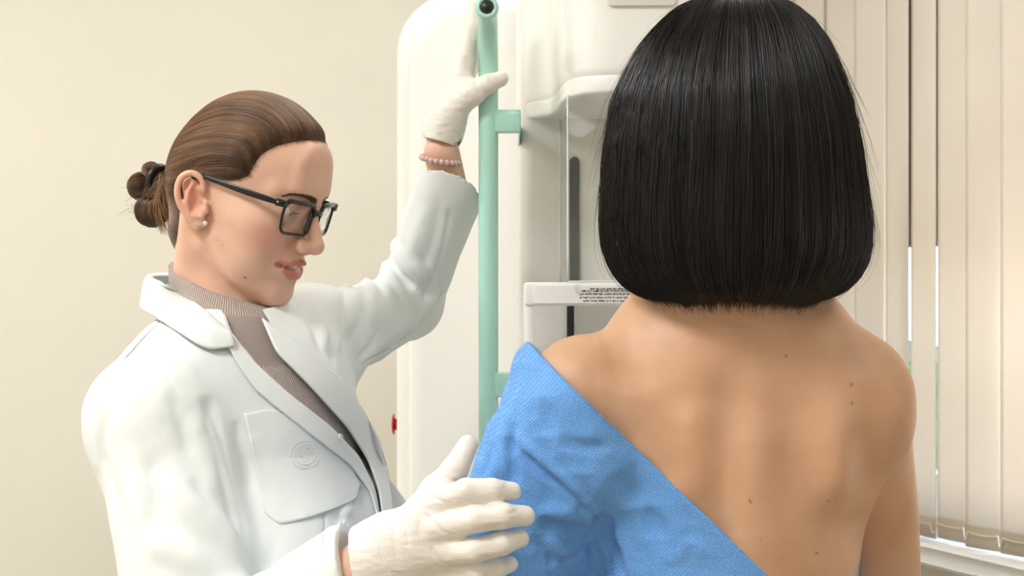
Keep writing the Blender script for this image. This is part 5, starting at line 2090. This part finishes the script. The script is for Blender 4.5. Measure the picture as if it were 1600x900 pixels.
hair2 = np_mesh('hair', V, [q, q[:, ::-1] + n, rq], M_hairk, pat, attrs={'tone': np.zeros(len(V))})
fix_normals(hair2)
# strands
NS = 20000
M_ = 22
t0_ = rng.random(NS) ** 1.3 * .55
t0_[:2500] = rng.random(2500) * .03
t1_ = np.clip(t0_ + rng.uniform(.5, 1.1, NS), 0, 1 + rng.normal(0, .012, NS))
phm = 1.0
p0 = rng.uniform(-1, 1, NS)
tt = t0_[:, None] + (t1_ - t0_)[:, None] * np.linspace(0, 1, M_)[None]
pm = phimax(tt)
drift = rng.normal(0, .02, NS)[:, None] * np.linspace(-1, 1, M_)[None]
clump = vnoise(np.stack([p0 * 38, np.zeros(NS), np.zeros(NS)], 1))
clump2 = vnoise(np.stack([p0 * 11 + 40, np.zeros(NS), np.zeros(NS)], 1))
fr_ = rng.random(NS) < .12
base_ = np.where(fr_, np.sign(p0) * (118 + 62 * np.abs(p0)), p0 * 117.5)
tt = np.where(fr_[:, None], tt * .36, tt)
sp_ = (~fr_) & (((base_ < -56) & (rng.random(NS) < .84)) | ((base_ > 62) & (rng.random(NS) < .6)))
lim_ = rng.uniform(.42, .62, NS)[:, None]
tt = np.where(sp_[:, None], np.minimum(tt, lim_ * (.7 + .3 * np.linspace(0, 1, M_)[None])), tt)
ph = np.radians(base_)[:, None] + (drift * .6 + .014 * clump[:, None] * np.sin(tt * 5)) * 1.5
lift = (clump * .0012 + clump2 * .0010 + rng.uniform(-.0012, .0012, NS))[:, None] * np.clip(tt * 4, 0, 1)
flare = np.clip((tt - .80) / .2, 0, 1) ** 2 * (rng.normal(0, .004, NS)[:, None])
S = hull(np.minimum(tt, 1.0), ph, .982, lift + flare)
# tips run a little past the outline
over = np.clip(tt - 1.0, 0, None)
S[:, :, 2] -= over * .35
wob = rng.normal(0, .0011, (NS, 1, 3)) * np.sin(np.linspace(0, 1, M_) * 3.1 * rng.uniform(.6, 2, NS)[:, None])[:, :, None]
S += wob
V, f = strands_vf(S, rng.uniform(.00020, .00036, NS), .35)
tone = np.clip(.20 + .22 * clump + rng.normal(0, .15, NS), 0, 1)
np_mesh('hair_strands', V, f, M_hairk, hair2, attrs={'tone': np.repeat(tone, M_ * 3)})
# loose hairs at the sides and over the crown
NF = 420
p0 = rng.choice([-1, 1], NF) * rng.uniform(.35, 1.0, NF)
ta = rng.uniform(.0, .6, NF); tb = np.clip(ta + rng.uniform(.15, .5, NF), 0, 1)
tt = ta[:, None] + (tb - ta)[:, None] * np.linspace(0, 1, M_)[None]
ph = p0[:, None] * np.radians(118)
lf = (rng.random(NF) ** 2 * .016)[:, None] * np.linspace(0, 1, M_)[None] ** 1.5
S = hull(tt, ph, .985, lf)
V, f = strands_vf(S, .00013, .3)
np_mesh('loose_hairs', V, f, M_hairk, hair2, attrs={'tone': np.full(len(V), .4)})
# ------------------------------------------------------------------ ceiling lamps, daylight, camera
M_lampf = plain('lamp_housing', srgb(235, 235, 232), .4)
em = Mat('lamp_diffuser'); em.base((.9, .9, .9, 1)); em.b.inputs['Emission Color'].default_value = (1, .97, .92, 1); em.b.inputs['Emission Strength'].default_value = 2.0
LAMPS = [(-.55, -1.0, 95), (-2.2, -.9, 30), (-.3, -2.9, 120), (-1.58, -2.95, 230), (-3.6, -2.4, 60)]
wher = ['above the window end of the back wall', 'over the middle of the window wall', 'nearest the left part of the back wall', 'in the middle of the left half of the ceiling', 'nearest the front wall']
for (s, o, pw), wh in zip(LAMPS, wher):
    c = room_M(o, s) @ Vector((0, 0, RH))
    cl = empty('ceiling_light', c)
    tag(cl, 'square white ceiling light panel ' + wh, 'ceiling light', 'ceiling light panels')
    M = room_M(o, s)
    bm = bmesh.new()
    for lo, hi in (((-.32, -.32, RH - .03), (.32, -.29, RH)), ((-.32, .29, RH - .03), (.32, .32, RH)), ((-.32, -.29, RH - .03), (-.29, .29, RH)), ((.29, -.29, RH - .03), (.32, .29, RH))):
        bm_box(bm, lo, hi, M=M)
    obj_bm('lamp_frame', bm, M_lampf, cl)
    bm = bmesh.new(); bm_box(bm, (-.29, -.29, RH - .02), (.29, .29, RH - .012), M=M)
    obj_bm('diffuser', bm, em.m, cl)
    ld = bpy.data.lights.new('panel_light', 'AREA'); ld.shape = 'SQUARE'; ld.size = .56; ld.energy = pw * LIGHT_K; ld.color = (.985, .99, 1.0)
    lo_ = bpy.data.objects.new('panel_light', ld); COL.objects.link(lo_)
    lo_.location = (c[0], c[1], RH - .03); lo_.rotation_euler = (0, 0, ANG)

# daylight through the window
wd = bpy.data.worlds.new('sky'); scene.world = wd; wd.use_nodes = True
nt = wd.node_tree
sky = nt.nodes.new('ShaderNodeTexSky'); sky.sky_type = 'NISHITA'; sky.sun_disc = False
sky.sun_elevation = math.radians(38); sky.sun_rotation = math.radians(200)
nt.links.new(sky.outputs[0], nt.nodes['Background'].inputs['Color'])
nt.nodes['Background'].inputs['Strength'].default_value = SKY_K
ld = bpy.data.lights.new('window_daylight', 'AREA'); ld.shape = 'RECTANGLE'; ld.size = OS1 - OS0; ld.size_y = .7; ld.energy = DAY_K; ld.color = (.93, .97, 1.0)
lo_ = bpy.data.objects.new('window_daylight', ld); COL.objects.link(lo_)
c = room_M(FO + .16, (OS0 + OS1) / 2) @ Vector((0, 0, 1.22))
lo_.location = c; lo_.rotation_euler = Vector((-n_w[0], -n_w[1], 0)).to_track_quat('-Z', 'Z').to_euler()

cam = bpy.data.cameras.new('camera'); co = bpy.data.objects.new('camera', cam); COL.objects.link(co)
co.location = (0, 0, CAM_Z); co.rotation_euler = (math.radians(90), 0, 0)
cam.sensor_width = 36; cam.lens = F_PX / 1600 * 36; cam.clip_start = .02
cam.dof.use_dof = True; cam.dof.focus_distance = 1.3; cam.dof.aperture_fstop = 16
scene.camera = co
vs = scene.view_settings
vs.view_transform = 'Standard'; vs.look = 'None'; vs.exposure = EXPO; vs.gamma = 1; vs.use_curve_mapping = False
scene.cycles.max_bounces = 10; scene.cycles.transparent_max_bounces = 16
scene.cycles.caustics_reflective = False; scene.cycles.caustics_refractive = False
